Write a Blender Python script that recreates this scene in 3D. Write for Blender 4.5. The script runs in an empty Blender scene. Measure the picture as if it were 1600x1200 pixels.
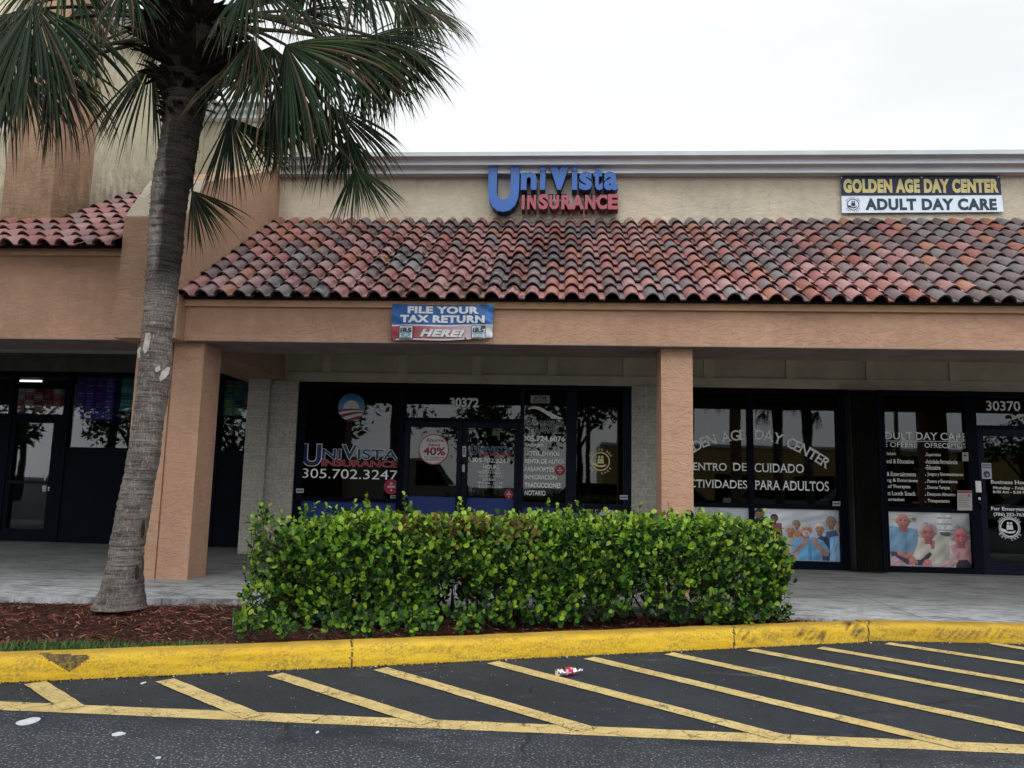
import bpy, bmesh, math, random
from math import sin, cos, pi, radians, sqrt, atan, atan2
from mathutils import Vector, Matrix, noise
random.seed(7)
S = bpy.context.scene
COL = S.collection

# ------------------------------------------------------------------ camera
FPX = 1200.0
YAW, PIT, ROL = radians(3.6), atan(1200/9230), 0.0228
CAM = Vector((0, 0, 1.33))
_r0 = Vector((cos(YAW), sin(YAW), 0))
_fw = Vector((-sin(YAW)*cos(PIT), cos(YAW)*cos(PIT), sin(PIT)))
_u0 = _r0.cross(_fw)
_R = cos(ROL)*_r0 + sin(ROL)*_u0
_U = -sin(ROL)*_r0 + cos(ROL)*_u0
cd = bpy.data.cameras.new('camera'); cam = bpy.data.objects.new('camera', cd); COL.objects.link(cam)
cd.sensor_width = 36; cd.lens = 36*FPX/1600; cd.clip_end = 2000; cd.clip_start = 0.05
m = Matrix((( _R.x, _U.x, -_fw.x, CAM.x), (_R.y, _U.y, -_fw.y, CAM.y), (_R.z, _U.z, -_fw.z, CAM.z), (0,0,0,1)))
cam.matrix_world = m
S.camera = cam

# ------------------------------------------------------------------ world, sun, exposure
SUN_EL, SUN_AZ = radians(42), radians(195)      # azimuth measured clockwise from +Y
W = bpy.data.worlds.new('World'); S.world = W; W.use_nodes = True
wn = W.node_tree.nodes; wl = W.node_tree.links; wn.clear()
o_ = wn.new('ShaderNodeOutputWorld'); b_ = wn.new('ShaderNodeBackground')
sk = wn.new('ShaderNodeTexSky'); sk.sky_type = 'NISHITA'; sk.sun_disc = False
sk.sun_elevation = SUN_EL; sk.sun_rotation = SUN_AZ
tc = wn.new('ShaderNodeTexCoord'); mp = wn.new('ShaderNodeMapping'); mp.inputs['Scale'].default_value = (1, 1, 3)
ns = wn.new('ShaderNodeTexNoise'); ns.inputs['Scale'].default_value = 2.2; ns.inputs['Detail'].default_value = 5
cr = wn.new('ShaderNodeValToRGB')
cr.color_ramp.elements[0].position = .35; cr.color_ramp.elements[0].color = (9.1, 9.45, 9.6, 1)
cr.color_ramp.elements[1].position = .62; cr.color_ramp.elements[1].color = (11.0, 11.15, 11.15, 1)
mx = wn.new('ShaderNodeMixRGB'); mx.inputs[0].default_value = .9
wl.new(tc.outputs['Generated'], mp.inputs[0]); wl.new(mp.outputs[0], ns.inputs[0]); wl.new(ns.outputs[0], cr.inputs[0])
wl.new(sk.outputs[0], mx.inputs[1]); wl.new(cr.outputs[0], mx.inputs[2])
# thin cloud: the overcast is brighter on the sun's side of the sky, behind the photographer
sp = wn.new('ShaderNodeSeparateXYZ'); wl.new(tc.outputs['Generated'], sp.inputs[0])
mr = wn.new('ShaderNodeMapRange'); mr.interpolation_type = 'SMOOTHSTEP'; mr.inputs['From Min'].default_value = .25; mr.inputs['From Max'].default_value = -.75
mr.inputs['To Min'].default_value = 1.0; mr.inputs['To Max'].default_value = 2.3; wl.new(sp.outputs[1], mr.inputs['Value'])
sc_ = wn.new('ShaderNodeMixRGB'); sc_.blend_type = 'MULTIPLY'; sc_.inputs[0].default_value = 1
cc_ = wn.new('ShaderNodeCombineXYZ'); [wl.new(mr.outputs[0], cc_.inputs[i]) for i in range(3)]
wl.new(mx.outputs[0], sc_.inputs[1]); wl.new(cc_.outputs[0], sc_.inputs[2])
wl.new(sc_.outputs[0], b_.inputs[0]); b_.inputs[1].default_value = 0.1
wl.new(b_.outputs[0], o_.inputs[0])
sd = bpy.data.lights.new('sun', 'SUN'); sun = bpy.data.objects.new('sun', sd); COL.objects.link(sun)
sd.energy = 0.6; sd.angle = radians(20); sd.color = (1, .96, .9)
_sv = Vector((sin(SUN_AZ)*cos(SUN_EL), cos(SUN_AZ)*cos(SUN_EL), sin(SUN_EL)))
sun.rotation_euler = (-_sv).to_track_quat('-Z', 'Y').to_euler()
S.view_settings.view_transform = 'Standard'; S.view_settings.look = 'None'
S.view_settings.exposure = 0.12; S.view_settings.gamma = 1.0

# ------------------------------------------------------------------ helpers
def ray(x, y): return _R*((x-800)/FPX) - _U*((y-600)/FPX) + _fw
def aty(x, y, Y): d = ray(x, y); return CAM + d*((Y-CAM.y)/d.y)
def atz(x, y, z): d = ray(x, y); return CAM + d*((z-CAM.z)/d.z)
def atx(x, y, X): d = ray(x, y); return CAM + d*((X-CAM.x)/d.x)

class MB:
    def __init__(s): s.v = []; s.f = []; s.m = []; s.c = []; s.marks = []
    def face(s, pts, mi=0, col=(1, 1, 1)):
        n = len(s.v); s.v += [tuple(p) for p in pts]; s.f.append(tuple(range(n, n+len(pts)))); s.m.append(mi); s.c.append(col)
    def faces(s, vs, fs, mi=0, col=(1, 1, 1)):
        n = len(s.v); s.v += [tuple(p) for p in vs]
        for i, f in enumerate(fs):
            s.f.append(tuple(n+k for k in f)); s.m.append(mi if not isinstance(mi, list) else mi[i]); s.c.append(col)
    def box(s, x0, x1, y0, y1, z0, z1, mi=0, col=(1, 1, 1)):
        vs = [(x0,y0,z0),(x1,y0,z0),(x1,y1,z0),(x0,y1,z0),(x0,y0,z1),(x1,y0,z1),(x1,y1,z1),(x0,y1,z1)]
        s.faces(vs, [(0,3,2,1),(4,5,6,7),(0,1,5,4),(1,2,6,5),(2,3,7,6),(3,0,4,7)], mi, col)
    def prism(s, prof, x0, x1, mi=0, col=(1, 1, 1)):      # profile in (y,z) swept along X
        n = len(prof); vs = [(x0, p[0], p[1]) for p in prof] + [(x1, p[0], p[1]) for p in prof]
        fs = [(i, (i+1) % n, n+(i+1) % n, n+i) for i in range(n)] + [tuple(range(n-1, -1, -1)), tuple(range(n, 2*n))]
        s.faces(vs, fs, mi, col)
    def prismz(s, plan, z0, z1, mi=0, col=(1, 1, 1)):
        n = len(plan); vs = [(p[0], p[1], z0) for p in plan] + [(p[0], p[1], z1) for p in plan]
        fs = [(i, (i+1) % n, n+(i+1) % n, n+i) for i in range(n)] + [tuple(range(n-1, -1, -1)), tuple(range(n, 2*n))]
        s.faces(vs, fs, mi, col)
    def tube(s, pts, rad, seg=8, mi=0, col=(1, 1, 1), cap=True):
        pts = [Vector(p) for p in pts]; n = len(pts)
        if not hasattr(rad, '__len__'): rad = [rad]*n
        base = len(s.v); up = None
        for i, p in enumerate(pts):
            t = (pts[min(i+1, n-1)]-pts[max(i-1, 0)]).normalized()
            if up is None: up = t.orthogonal().normalized()
            a = (up - t*up.dot(t)).normalized(); up = a; b = t.cross(a)
            for k in range(seg):
                th = 2*pi*k/seg; s.v.append(tuple(p + (a*cos(th)+b*sin(th))*rad[i]))
        for i in range(n-1):
            for k in range(seg):
                s.f.append((base+i*seg+k, base+i*seg+(k+1) % seg, base+(i+1)*seg+(k+1) % seg, base+(i+1)*seg+k)); s.m.append(mi); s.c.append(col)
        if cap:
            s.f.append(tuple(base+k for k in range(seg-1, -1, -1))); s.m.append(mi); s.c.append(col)
            s.f.append(tuple(base+(n-1)*seg+k for k in range(seg))); s.m.append(mi); s.c.append(col)
    def ell(s, cx, cz, rx, rz, y, mi=0, col=(1, 1, 1), seg=28, a0=0, a1=2*pi):
        full = abs(a1-a0) > 6.28
        n = seg if full else seg+1
        s.face([(cx+rx*cos(a0+(a1-a0)*k/seg), y, cz+rz*sin(a0+(a1-a0)*k/seg)) for k in range(n)], mi, col)
    def ring(s, cx, cz, r0, r1, y, mi=0, col=(1, 1, 1), seg=32, sq=1.0):
        for k in range(seg):
            a, b = 2*pi*k/seg, 2*pi*(k+1)/seg
            s.face([(cx+r0*cos(a), y, cz+r0*sq*sin(a)), (cx+r1*cos(a), y, cz+r1*sq*sin(a)), (cx+r1*cos(b), y, cz+r1*sq*sin(b)), (cx+r0*cos(b), y, cz+r0*sq*sin(b))], mi, col)
    def build(s, name, mats, parent=None, origin=None, smooth=False):
        if not isinstance(mats, (list, tuple)): mats = [mats]
        if name == 'lettering' and len(s.marks) > 1:              # every line of writing is a mesh of its own
            mk = [0]+s.marks[1:]+[len(s.f)]; out = None
            for a, b in zip(mk[:-1], mk[1:]):
                q = MB(); ids = sorted({k for f in s.f[a:b] for k in f}); mp_ = {k: i for i, k in enumerate(ids)}
                q.v = [s.v[k] for k in ids]; q.f = [tuple(mp_[k] for k in f) for f in s.f[a:b]]; q.m = s.m[a:b]; q.c = s.c[a:b]
                out = q.build(name, mats, parent, origin, smooth)
            return out
        if parent is not None: org = Vector(parent['_o'])
        elif origin is not None: org = Vector(origin)
        else:
            xs = [p[0] for p in s.v]; ys = [p[1] for p in s.v]; zs = [p[2] for p in s.v]
            org = Vector(((min(xs)+max(xs))/2, (min(ys)+max(ys))/2, min(zs)))
        me = bpy.data.meshes.new(name)
        me.from_pydata([(p[0]-org.x, p[1]-org.y, p[2]-org.z) for p in s.v], [], s.f)
        for mt in mats: me.materials.append(mt)
        me.polygons.foreach_set('material_index', s.m)
        me.polygons.foreach_set('use_smooth', [smooth]*len(s.f))
        if any(c != (1, 1, 1) for c in s.c):
            ca = me.color_attributes.new('col', 'FLOAT_COLOR', 'CORNER')
            buf = []
            for f, c in zip(s.f, s.c): buf += [c[0], c[1], c[2], 1.0]*len(f)
            ca.data.foreach_set('color', buf)
        me.update()
        o = bpy.data.objects.new(name, me); COL.objects.link(o)
        if parent is not None:
            o.parent = parent
        else: o.location = org
        o['_o'] = tuple(org)
        return o

def empty(name, loc, label, cat, group=None):
    o = bpy.data.objects.new(name, None); COL.objects.link(o); o.location = loc; o.empty_display_size = .2
    o['_o'] = tuple(loc); tag(o, label, cat, group); return o
def tag(o, label=None, cat=None, group=None, kind=None):
    if label: o['label'] = label
    if cat: o['category'] = cat
    if group: o['group'] = group
    if kind: o['kind'] = kind
    return o
def copy_tree(o, parent=None):
    c = o.copy(); COL.objects.link(c); c.parent = parent
    for ch in [q for q in COL.objects if q.parent == o]: copy_tree(ch, c)
    return c

# ------------------------------------------------------------------ materials
class NT:
    def __init__(s, name):
        s.mat = bpy.data.materials.new(name); s.mat.use_nodes = True
        s.n = s.mat.node_tree.nodes; s.l = s.mat.node_tree.links
        s.b = s.n['Principled BSDF']; s.out = s.n['Material Output']
    def node(s, t, **kw):
        q = s.n.new(t)
        for k, v in kw.items():
            if k in q.inputs: q.inputs[k].default_value = v
            else: setattr(q, k, v)
        return q
    def pos(s, scale=(1, 1, 1)):
        g = s.n.new('ShaderNodeNewGeometry'); mp = s.n.new('ShaderNodeMapping'); mp.inputs['Scale'].default_value = scale
        s.l.new(g.outputs['Position'], mp.inputs[0]); return mp.outputs[0]
    def noise(s, vec, scale, detail=4, rough=.55, dist=0):
        q = s.node('ShaderNodeTexNoise'); q.inputs['Scale'].default_value = scale; q.inputs['Detail'].default_value = detail
        q.inputs['Roughness'].default_value = rough; q.inputs['Distortion'].default_value = dist
        s.l.new(vec, q.inputs['Vector']); return q.outputs['Fac']
    def ramp(s, fac, stops):
        q = s.n.new('ShaderNodeValToRGB'); e = q.color_ramp.elements
        while len(e) < len(stops): e.new(.5)
        for el, (p, c) in zip(e, stops):
            el.position = p; el.color = (c, c, c, 1) if not hasattr(c, '__len__') else (*c, 1)
        s.l.new(fac, q.inputs[0]); return q.outputs[0]
    def mix(s, fac, a, b, mode='MIX'):
        q = s.n.new('ShaderNodeMixRGB'); q.blend_type = mode
        for i, x in ((0, fac), (1, a), (2, b)):
            if hasattr(x, 'node') or isinstance(x, bpy.types.NodeSocket): s.l.new(x, q.inputs[i])
            elif hasattr(x, '__len__'): q.inputs[i].default_value = (*x, 1)
            else: q.inputs[i].default_value = x if i == 0 else (x, x, x, 1)
        return q.outputs[0]
    def math(s, op, a, b=0, c=0):
        q = s.n.new('ShaderNodeMath'); q.operation = op
        for i, x in enumerate((a, b, c)):
            if isinstance(x, bpy.types.NodeSocket): s.l.new(x, q.inputs[i])
            else: q.inputs[i].default_value = x
        return q.outputs[0]
    def sep(s, vec):
        q = s.n.new('ShaderNodeSeparateXYZ'); s.l.new(vec, q.inputs[0]); return q.outputs
    def attr(s, name='col'):
        q = s.n.new('ShaderNodeVertexColor'); q.layer_name = name; return q.outputs['Color']
    def base(s, c):
        if isinstance(c, bpy.types.NodeSocket): s.l.new(c, s.b.inputs['Base Color'])
        else: s.b.inputs['Base Color'].default_value = (*c, 1)
    def set(s, rough=.8, spec=.3, metal=0):
        if isinstance(rough, bpy.types.NodeSocket): s.l.new(rough, s.b.inputs['Roughness'])
        else: s.b.inputs['Roughness'].default_value = rough
        s.b.inputs['Specular IOR Level'].default_value = spec; s.b.inputs['Metallic'].default_value = metal
    def bump(s, h, strength=.5, dist=.02):
        q = s.n.new('ShaderNodeBump'); q.inputs['Strength'].default_value = strength; q.inputs['Distance'].default_value = dist
        s.l.new(h, q.inputs['Height']); s.l.new(q.outputs[0], s.b.inputs['Normal'])

def plain(name, c, rough=.6, spec=.3, var=.12, scale=6, metal=0):
    t = NT(name); p = t.pos(); n = t.noise(p, scale, 5)
    k = t.ramp(n, [(.3, 1-var), (.7, 1+var)])
    t.base(t.mix(1.0, c, k, 'MULTIPLY')); t.set(rough, spec, metal); return t.mat
def attrmat(name, rough=.6, spec=.3, var=.1, scale=20):
    t = NT(name); p = t.pos(); k = t.ramp(t.noise(p, scale, 4), [(.3, 1-var), (.7, 1+var)])
    t.base(t.mix(1.0, t.attr(), k, 'MULTIPLY')); t.set(rough, spec); return t.mat

def stucco(name, c, streak=0.0, mild=None):
    t = NT(name); p = t.pos()
    big = t.noise(p, .8, 5, .6); mid = t.noise(t.pos((1, 1, 1)), 7, 4)
    col = t.mix(1.0, c, t.ramp(big, [(.3, .86), (.7, 1.1)]), 'MULTIPLY')
    col = t.mix(1.0, col, t.ramp(mid, [(.3, .92), (.7, 1.05)]), 'MULTIPLY')
    lace = t.noise(t.pos((7, 7, 16)), 1.0, 5, .6, 1.6)        # trowelled, horizontally drawn texture
    edge = t.ramp(lace, [(.455, 0.0), (.475, 1.0), (.50, 0.0)])
    body = t.ramp(lace, [(.42, 0.0), (.52, 1.0)])
    fine = t.noise(p, 70, 3)
    msk = t.ramp(t.noise(p, 1.7, 3), [(.45, 0.0), (.66, 1.0)])
    col = t.mix(t.math('MULTIPLY', edge, t.math('MULTIPLY', msk, .42)), col, tuple(x*.36 for x in c))
    if streak:
        st = t.noise(t.pos((7, 7, .35)), 1.6, 5, .6)
        col = t.mix(t.math('MULTIPLY', t.ramp(st, [(.48, 0.0), (.72, 1.0)]), streak), col, (.10, .085, .05))
    if mild:
        z0, z1, y0, slope = mild                             # grime that has grown up the wall from the roof joint
        x_, y_, z_ = t.sep(p)
        hgt = t.math('SUBTRACT', z_, t.math('MULTIPLY_ADD', t.math('SUBTRACT', y_, y0), slope, z0))
        g = t.ramp(t.math('DIVIDE', hgt, z1), [(0.0, 1.0), (1.0, 0.0)])
        nn = t.ramp(t.noise(t.pos((3, 3, 1.4)), 2.2, 6, .65), [(.35, 0.0), (.7, 1.0)])
        col = t.mix(t.math('MULTIPLY', t.math('MULTIPLY', g, nn), .7), col, (.06, .06, .028))
    t.base(col); t.set(.92, .15)
    h = t.math('ADD', body, t.math('MULTIPLY', fine, .35)); t.bump(h, .5, .011)
    return t.mat

M = {}
SAL = (.47, .285, .195)
M['salmon'] = stucco('salmon_stucco', SAL, .10)
M['salmon_tower'] = stucco('salmon_tower_stucco', (.42, .265, .18), .15)
M['salmon_mildew'] = stucco('mildewed_salmon_stucco', (.40, .255, .17), .25, (4.5, 1.9, 9.4, .6))
M['cream'] = stucco('cream_stucco', (.52, .46, .36), .08)
M['cream_mildew'] = stucco('streaked_cream_stucco', (.60, .54, .40), .35, (4.7, 1.3, 9.7, .6))
M['trim'] = plain('painted_trim', (.50, .30, .18), .7, .25, .1, 3)
M['cornice'] = plain('lightened_cornice_paint', (.76, .81, .86), .7, .2, .06, 2.5)  # lower faces lightened in colour to offset the overhang's shade
M['cornice_under_shade'] = plain('shade_toned_cornice_paint', (.40, .42, .43), .7, .2, .06, 2.5)  # shade of the undersides painted in as a greyer colour
M['cornice_top'] = plain('dimmed_cornice_paint', (.44, .47, .485), .7, .2, .08, 2.5)  # top course dimmed in colour to even out its light
M['soffit'] = plain('brown_soffit', (.25, .20, .185), .9, .05, .15, 3)
M['ceiling'] = plain('porch_ceiling', (.62, .60, .56), .9, .05, .1, 3)
M['panel'] = plain('olive_panel', (.46, .41, .32), .85, .06, .12, 3)
M['frame'] = plain('dark_aluminium', (.004, .0055, .012), .5, .03, .2, 3)
M['frame_lit'] = plain('lit_aluminium', (.007, .010, .022), .45, .06, .2, 3)  # lit copy of the frame metal, light painted in as a paler colour
M['darkwall'] = plain('dark_interior', (.02, .02, .022), .9, .1, .2, 2)
M['paper'] = attrmat('printed_film', .45, .35, .03, 8)
M['print'] = attrmat('vinyl_print', .5, .3, .04, 10)
M['white'] = plain('white_vinyl', (.78, .79, .80), .5, .3, .03, 10)
M['greyvinyl'] = plain('grey_numbers', (.42, .43, .44), .45, .4, .05, 10)
M['steel'] = plain('brushed_steel', (.5, .5, .5), .35, .5, .05, 10, .8)

def glass(name, tint=.30, ior=1.44):
    t = NT(name); t.n.remove(t.b)
    tr = t.node('ShaderNodeBsdfTransparent'); tr.inputs[0].default_value = (tint, tint*1.02, tint*1.05, 1)
    gl = t.node('ShaderNodeBsdfGlossy'); gl.inputs['Roughness'].default_value = .015; gl.inputs[0].default_value = (.93, .97, 1, 1)
    fr = t.node('ShaderNodeFresnel'); fr.inputs['IOR'].default_value = ior
    w = t.noise(t.pos(), 1.3, 2); bp = t.node('ShaderNodeBump'); bp.inputs['Strength'].default_value = .03; bp.inputs['Distance'].default_value = .02
    t.l.new(w, bp.inputs['Height']); t.l.new(bp.outputs[0], gl.inputs['Normal'])
    mx = t.node('ShaderNodeMixShader'); t.l.new(fr.outputs[0], mx.inputs[0]); t.l.new(tr.outputs[0], mx.inputs[1]); t.l.new(gl.outputs[0], mx.inputs[2])
    t.l.new(mx.outputs[0], t.out.inputs[0]); return t.mat
M['glass'] = glass('tinted_glass')
M['glass_clear'] = glass('shop_glass', .85, 1.40)

def brickmat():
    t = NT('split_face_block'); p = t.pos()
    cb = t.node('ShaderNodeCombineXYZ'); x, y, z = t.sep(p)
    t.l.new(t.math('ADD', x, y), cb.inputs[0]); t.l.new(z, cb.inputs[1])
    br = t.node('ShaderNodeTexBrick'); t.l.new(cb.outputs[0], br.inputs['Vector'])
    br.inputs['Scale'].default_value = 1; br.inputs['Brick Width'].default_value = .40; br.inputs['Row Height'].default_value = .1003
    br.inputs['Mortar Size'].default_value = .007; br.inputs['Mortar Smooth'].default_value = .3
    br.inputs['Color1'].default_value = (.43, .405, .355, 1); br.inputs['Color2'].default_value = (.50, .47, .415, 1); br.inputs['Mortar'].default_value = (.60, .57, .51, 1)
    rough = t.noise(p, 26, 6, .7); col = t.mix(1.0, br.outputs[0], t.ramp(rough, [(.3, .62), (.72, 1.25)]), 'MULTIPLY')
    t.base(col); t.set(.95, .1)
    t.bump(t.math('ADD', t.math('MULTIPLY', rough, 1.0), t.math('MULTIPLY', br.outputs['Fac'], -.7)), .8, .03); return t.mat
M['brick'] = brickmat()

def tilemat():
    t = NT('clay_tile'); p = t.pos()
    c = t.attr()
    c = t.mix(1.0, c, t.ramp(t.noise(p, 14, 5, .6), [(.3, .82), (.72, 1.14)]), 'MULTIPLY')
    x, y, z = t.sep(p)
    dirt = t.ramp(t.noise(t.pos((1.0, .55, .55)), 1.15, 4, .6), [(.43, 0.0), (.55, 1.0)])
    fine = t.ramp(t.noise(t.pos((9, 3, 3)), 2.2, 6, .7), [(.46, 0.0), (.56, 1.0)])
    zone = t.math('MULTIPLY', t.ramp(t.math('MULTIPLY_ADD', x, .1, .5), [(.12, 0.0), (.22, 1.0), (.46, 1.0), (.58, 0.12), (1.0, .12)]), 1.0)
    k = t.math('MULTIPLY', t.math('MULTIPLY', dirt, fine), zone)
    c = t.mix(t.math('MULTIPLY', k, .93), c, (.018, .017, .016))
    t.base(c); t.set(.42, .5); t.bump(t.noise(p, 60, 4), .15, .01); return t.mat
M['tile'] = tilemat()
M['tile_under'] = plain('roof_underlay', (.018, .015, .013), .95, .05, .2, 4)

def asphalt():
    t = NT('asphalt'); p = t.pos(); x, y, z = t.sep(p)
    c = t.mix(t.ramp(t.noise(p, 1.1, 5, .6), [(.35, 0.0), (.68, 1.0)]), (.0125, .0160, .0215), (.025, .031, .039))
    wr = t.node('ShaderNodeMapRange'); wr.inputs['From Min'].default_value = 4.45; wr.inputs['From Max'].default_value = 3.9; t.l.new(t.math('ADD', y, t.math('MULTIPLY_ADD', t.noise(t.pos((.9, 1.6, 1)), 1.5, 6, .7), 2.4, -1.2)), wr.inputs['Value'])
    wear = wr.outputs[0]
    sp1 = t.ramp(t.noise(p, 70, 3, .6), [(.57, 0.0), (.66, 1.0)]); sp2 = t.ramp(t.noise(p, 210, 1, .5), [(.60, 0.0), (.70, 1.0)])
    c = t.mix(t.math('MULTIPLY', sp1, t.math('MULTIPLY_ADD', wear, .9, .07)), c, (.46, .50, .55))
    c = t.mix(t.math('MULTIPLY', sp2, .45), c, (.15, .155, .165))
    c = t.mix(t.math('MULTIPLY', wear, .30), c, (.075, .085, .10))
    scuff = t.math('MULTIPLY', t.ramp(t.noise(t.pos((1.3, 3.2, 1)), 1.4, 6, .7, .6), [(.60, 0.0), (.75, 1.0)]), t.ramp(t.noise(p, 55, 3), [(.42, 0.0), (.6, 1.0)]))
    c = t.mix(t.math('MULTIPLY', scuff, .8), c, (.20, .21, .22))
    vo = t.node('ShaderNodeTexVoronoi', feature='DISTANCE_TO_EDGE'); vo.inputs['Scale'].default_value = .55
    wp = t.node('ShaderNodeMixRGB'); wp.inputs[0].default_value = .12; t.l.new(p, wp.inputs[1])
    nz = t.node('ShaderNodeTexNoise'); nz.inputs['Scale'].default_value = 6; t.l.new(p, nz.inputs[0]); t.l.new(nz.outputs['Color'], wp.inputs[2]); t.l.new(wp.outputs[0], vo.inputs['Vector'])
    ck = t.math('MULTIPLY', t.ramp(vo.outputs['Distance'], [(0.0, 1.0), (.008, 0.0)]), t.ramp(t.noise(p, .9, 3), [(.52, 0.0), (.58, 1.0)]))
    c = t.mix(ck, c, (.008, .008, .008))
    t.base(c); t.set(.88, .35); t.bump(t.math('ADD', t.noise(p, 120, 3), t.math('MULTIPLY', ck, -1.5)), .5, .006); return t.mat
M['asphalt'] = asphalt()

def linepaint():
    t = NT('yellow_line_paint'); p = t.pos()
    c = t.mix(t.ramp(t.noise(p, 2.5, 5), [(.3, 0.0), (.7, 1.0)]), (.60, .44, .17), (.72, .56, .25))
    wp = t.node('ShaderNodeMixRGB'); wp.inputs[0].default_value = .10; t.l.new(p, wp.inputs[1])
    nz = t.node('ShaderNodeTexNoise'); nz.inputs['Scale'].default_value = 14; nz.inputs['Detail'].default_value = 4; t.l.new(p, nz.inputs[0]); t.l.new(nz.outputs['Color'], wp.inputs[2])
    vo = t.node('ShaderNodeTexVoronoi', feature='DISTANCE_TO_EDGE'); vo.inputs['Scale'].default_value = 8; t.l.new(wp.outputs[0], vo.inputs['Vector'])
    ck = t.math('MULTIPLY', t.ramp(vo.outputs['Distance'], [(.0, 1.0), (.035, 0.0)]), t.ramp(t.noise(p, 3.5, 4), [(.42, 0.0), (.56, 1.0)]))
    pit = t.math('MULTIPLY', t.ramp(t.noise(p, 85, 3, .6), [(.55, 0.0), (.61, 1.0)]), t.ramp(t.noise(p, 4, 3), [(.38, 0.1), (.7, 1.0)]))
    dirt = t.ramp(t.noise(p, 9, 5, .65), [(.45, 0.0), (.8, .5)])
    c = t.mix(dirt, c, (.22, .15, .06))
    c = t.mix(t.math('MAXIMUM', ck, pit), c, (.03, .028, .026))
    t.base(c); t.set(.8, .25); t.bump(t.noise(p, 120, 3), .3, .004); return t.mat
M['line'] = linepaint()

def curbpaint():
    t = NT('yellow_curb_paint'); p = t.pos(); x, y, z = t.sep(p)
    c = t.mix(t.ramp(t.noise(t.pos((.7, .7, 5)), 1.6, 5), [(.35, 0.0), (.65, 1.0)]), (.66, .40, .012), (.74, .48, .025))
    top = t.ramp(z, [(.128, 0.0), (.15, 1.0)])
    c = t.mix(t.math('MULTIPLY', top, .55), c, (.55, .34, .07))
    g = t.math('MULTIPLY', t.ramp(t.noise(t.pos((2.5, 2.5, 12)), 1.8, 6, .7), [(.38, 0.0), (.60, 1.0)]), t.ramp(t.noise(p, 60, 4, .6), [(.40, 0.0), (.60, 1.0)]))
    c = t.mix(t.math('MULTIPLY', g, .7), c, (.22, .14, .04))
    spk = t.ramp(t.noise(p, 110, 2), [(.62, 0.0), (.68, 1.0)]); c = t.mix(t.math('MULTIPLY', spk, .5), c, (.12, .08, .03))
    sc = t.attr(); rub = t.math('MULTIPLY', sc, t.ramp(t.noise(t.pos((4, 4, 4)), 9, 5, .7), [(.25, .35), (.55, 1.0)]))
    c = t.mix(rub, c, (.035, .028, .022))
    t.base(c); t.set(.62, .3); t.bump(t.noise(p, 70, 4, .6), .35, .006); return t.mat
M['curb'] = curbpaint()

def concrete():
    t = NT('sidewalk_concrete'); p = t.pos(); x, y, z = t.sep(p)
    c = t.mix(t.ramp(t.noise(p, .9, 5, .6), [(.3, 0.0), (.7, 1.0)]), (.17, .172, .17), (.27, .272, .27))
    br = t.ramp(t.noise(t.pos((3.2, 8, 1)), 2.4, 8, .78), [(.38, 0.0), (.62, 1.0)])
    edge = t.ramp(y, [(0.0, 1.0), (1.0, 0.0)])
    wr = t.node('ShaderNodeMapRange'); wr.inputs['From Min'].default_value = 9.3; wr.inputs['From Max'].default_value = 7.9; t.l.new(y, wr.inputs['Value'])
    c = t.mix(t.math('MULTIPLY', wr.outputs[0], t.math('MULTIPLY_ADD', br, .95, .0)), c, (.56, .575, .60))  # weathered pale outer edge; porch shade further in also painted by this fade
    c = t.mix(t.math('MULTIPLY', t.ramp(t.noise(t.pos((1, 3.5, 1)), 2.6, 7, .7), [(.50, 0.0), (.62, 1.0)]), .75), c, (.085, .086, .083))
    spot = t.ramp(t.noise(p, 17, 1), [(.73, 0.0), (.76, 1.0)]); c = t.mix(t.math('MULTIPLY', spot, .7), c, (.05, .05, .05))
    jx = t.math('ABSOLUTE', t.math('SUBTRACT', t.math('FRACT', t.math('DIVIDE', t.math('ADD', x, 20.3), 1.83)), .5))
    j = t.ramp(jx, [(.4935, 0.0), (.4965, 1.0)])
    c = t.mix(t.math('MULTIPLY', j, .6), c, (.07, .07, .065))
    t.base(c); t.set(.85, .3); t.bump(t.math('ADD', t.noise(p, 45, 5, .65), t.math('MULTIPLY', br, .6)), .35, .008); return t.mat
M['concrete'] = concrete()
M['soil'] = plain('mulch_soil', (.045, .022, .016), .95, .05, .4, 12)
M['mulch'] = attrmat('mulch_chip', .85, .15, .25, 40)
M['grass'] = attrmat('grass_blade', .5, .3, .15, 30)

def leafmat(name, rough=.35, spec=.45, transl=.25):
    t = NT(name); p = t.pos(); c = t.mix(1.0, t.attr(), t.ramp(t.noise(p, 30, 3), [(.3, .85), (.7, 1.12)]), 'MULTIPLY')
    t.base(c); t.set(rough, spec)
    tl = t.node('ShaderNodeBsdfTranslucent'); t.l.new(t.mix(1.0, c, (1.25, 1.3, .6), 'MULTIPLY'), tl.inputs[0])
    mx = t.node('ShaderNodeMixShader'); mx.inputs[0].default_value = transl
    t.l.new(t.b.outputs[0], mx.inputs[1]); t.l.new(tl.outputs[0], mx.inputs[2]); t.l.new(mx.outputs[0], t.out.inputs[0]); return t.mat
M['leaf'] = leafmat('hedge_leaf', .40, .3, .2)
M['frond'] = leafmat('palm_frond', .5, .12, .12)
M['treeleaf'] = leafmat('tree_leaf', .55, .25, .2)
M['twig'] = plain('twig_bark', (.055, .038, .026), .9, .1, .3, 20)
M['petiole'] = plain('petiole', (.05, .042, .022), .6, .3, .3, 12)
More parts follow.
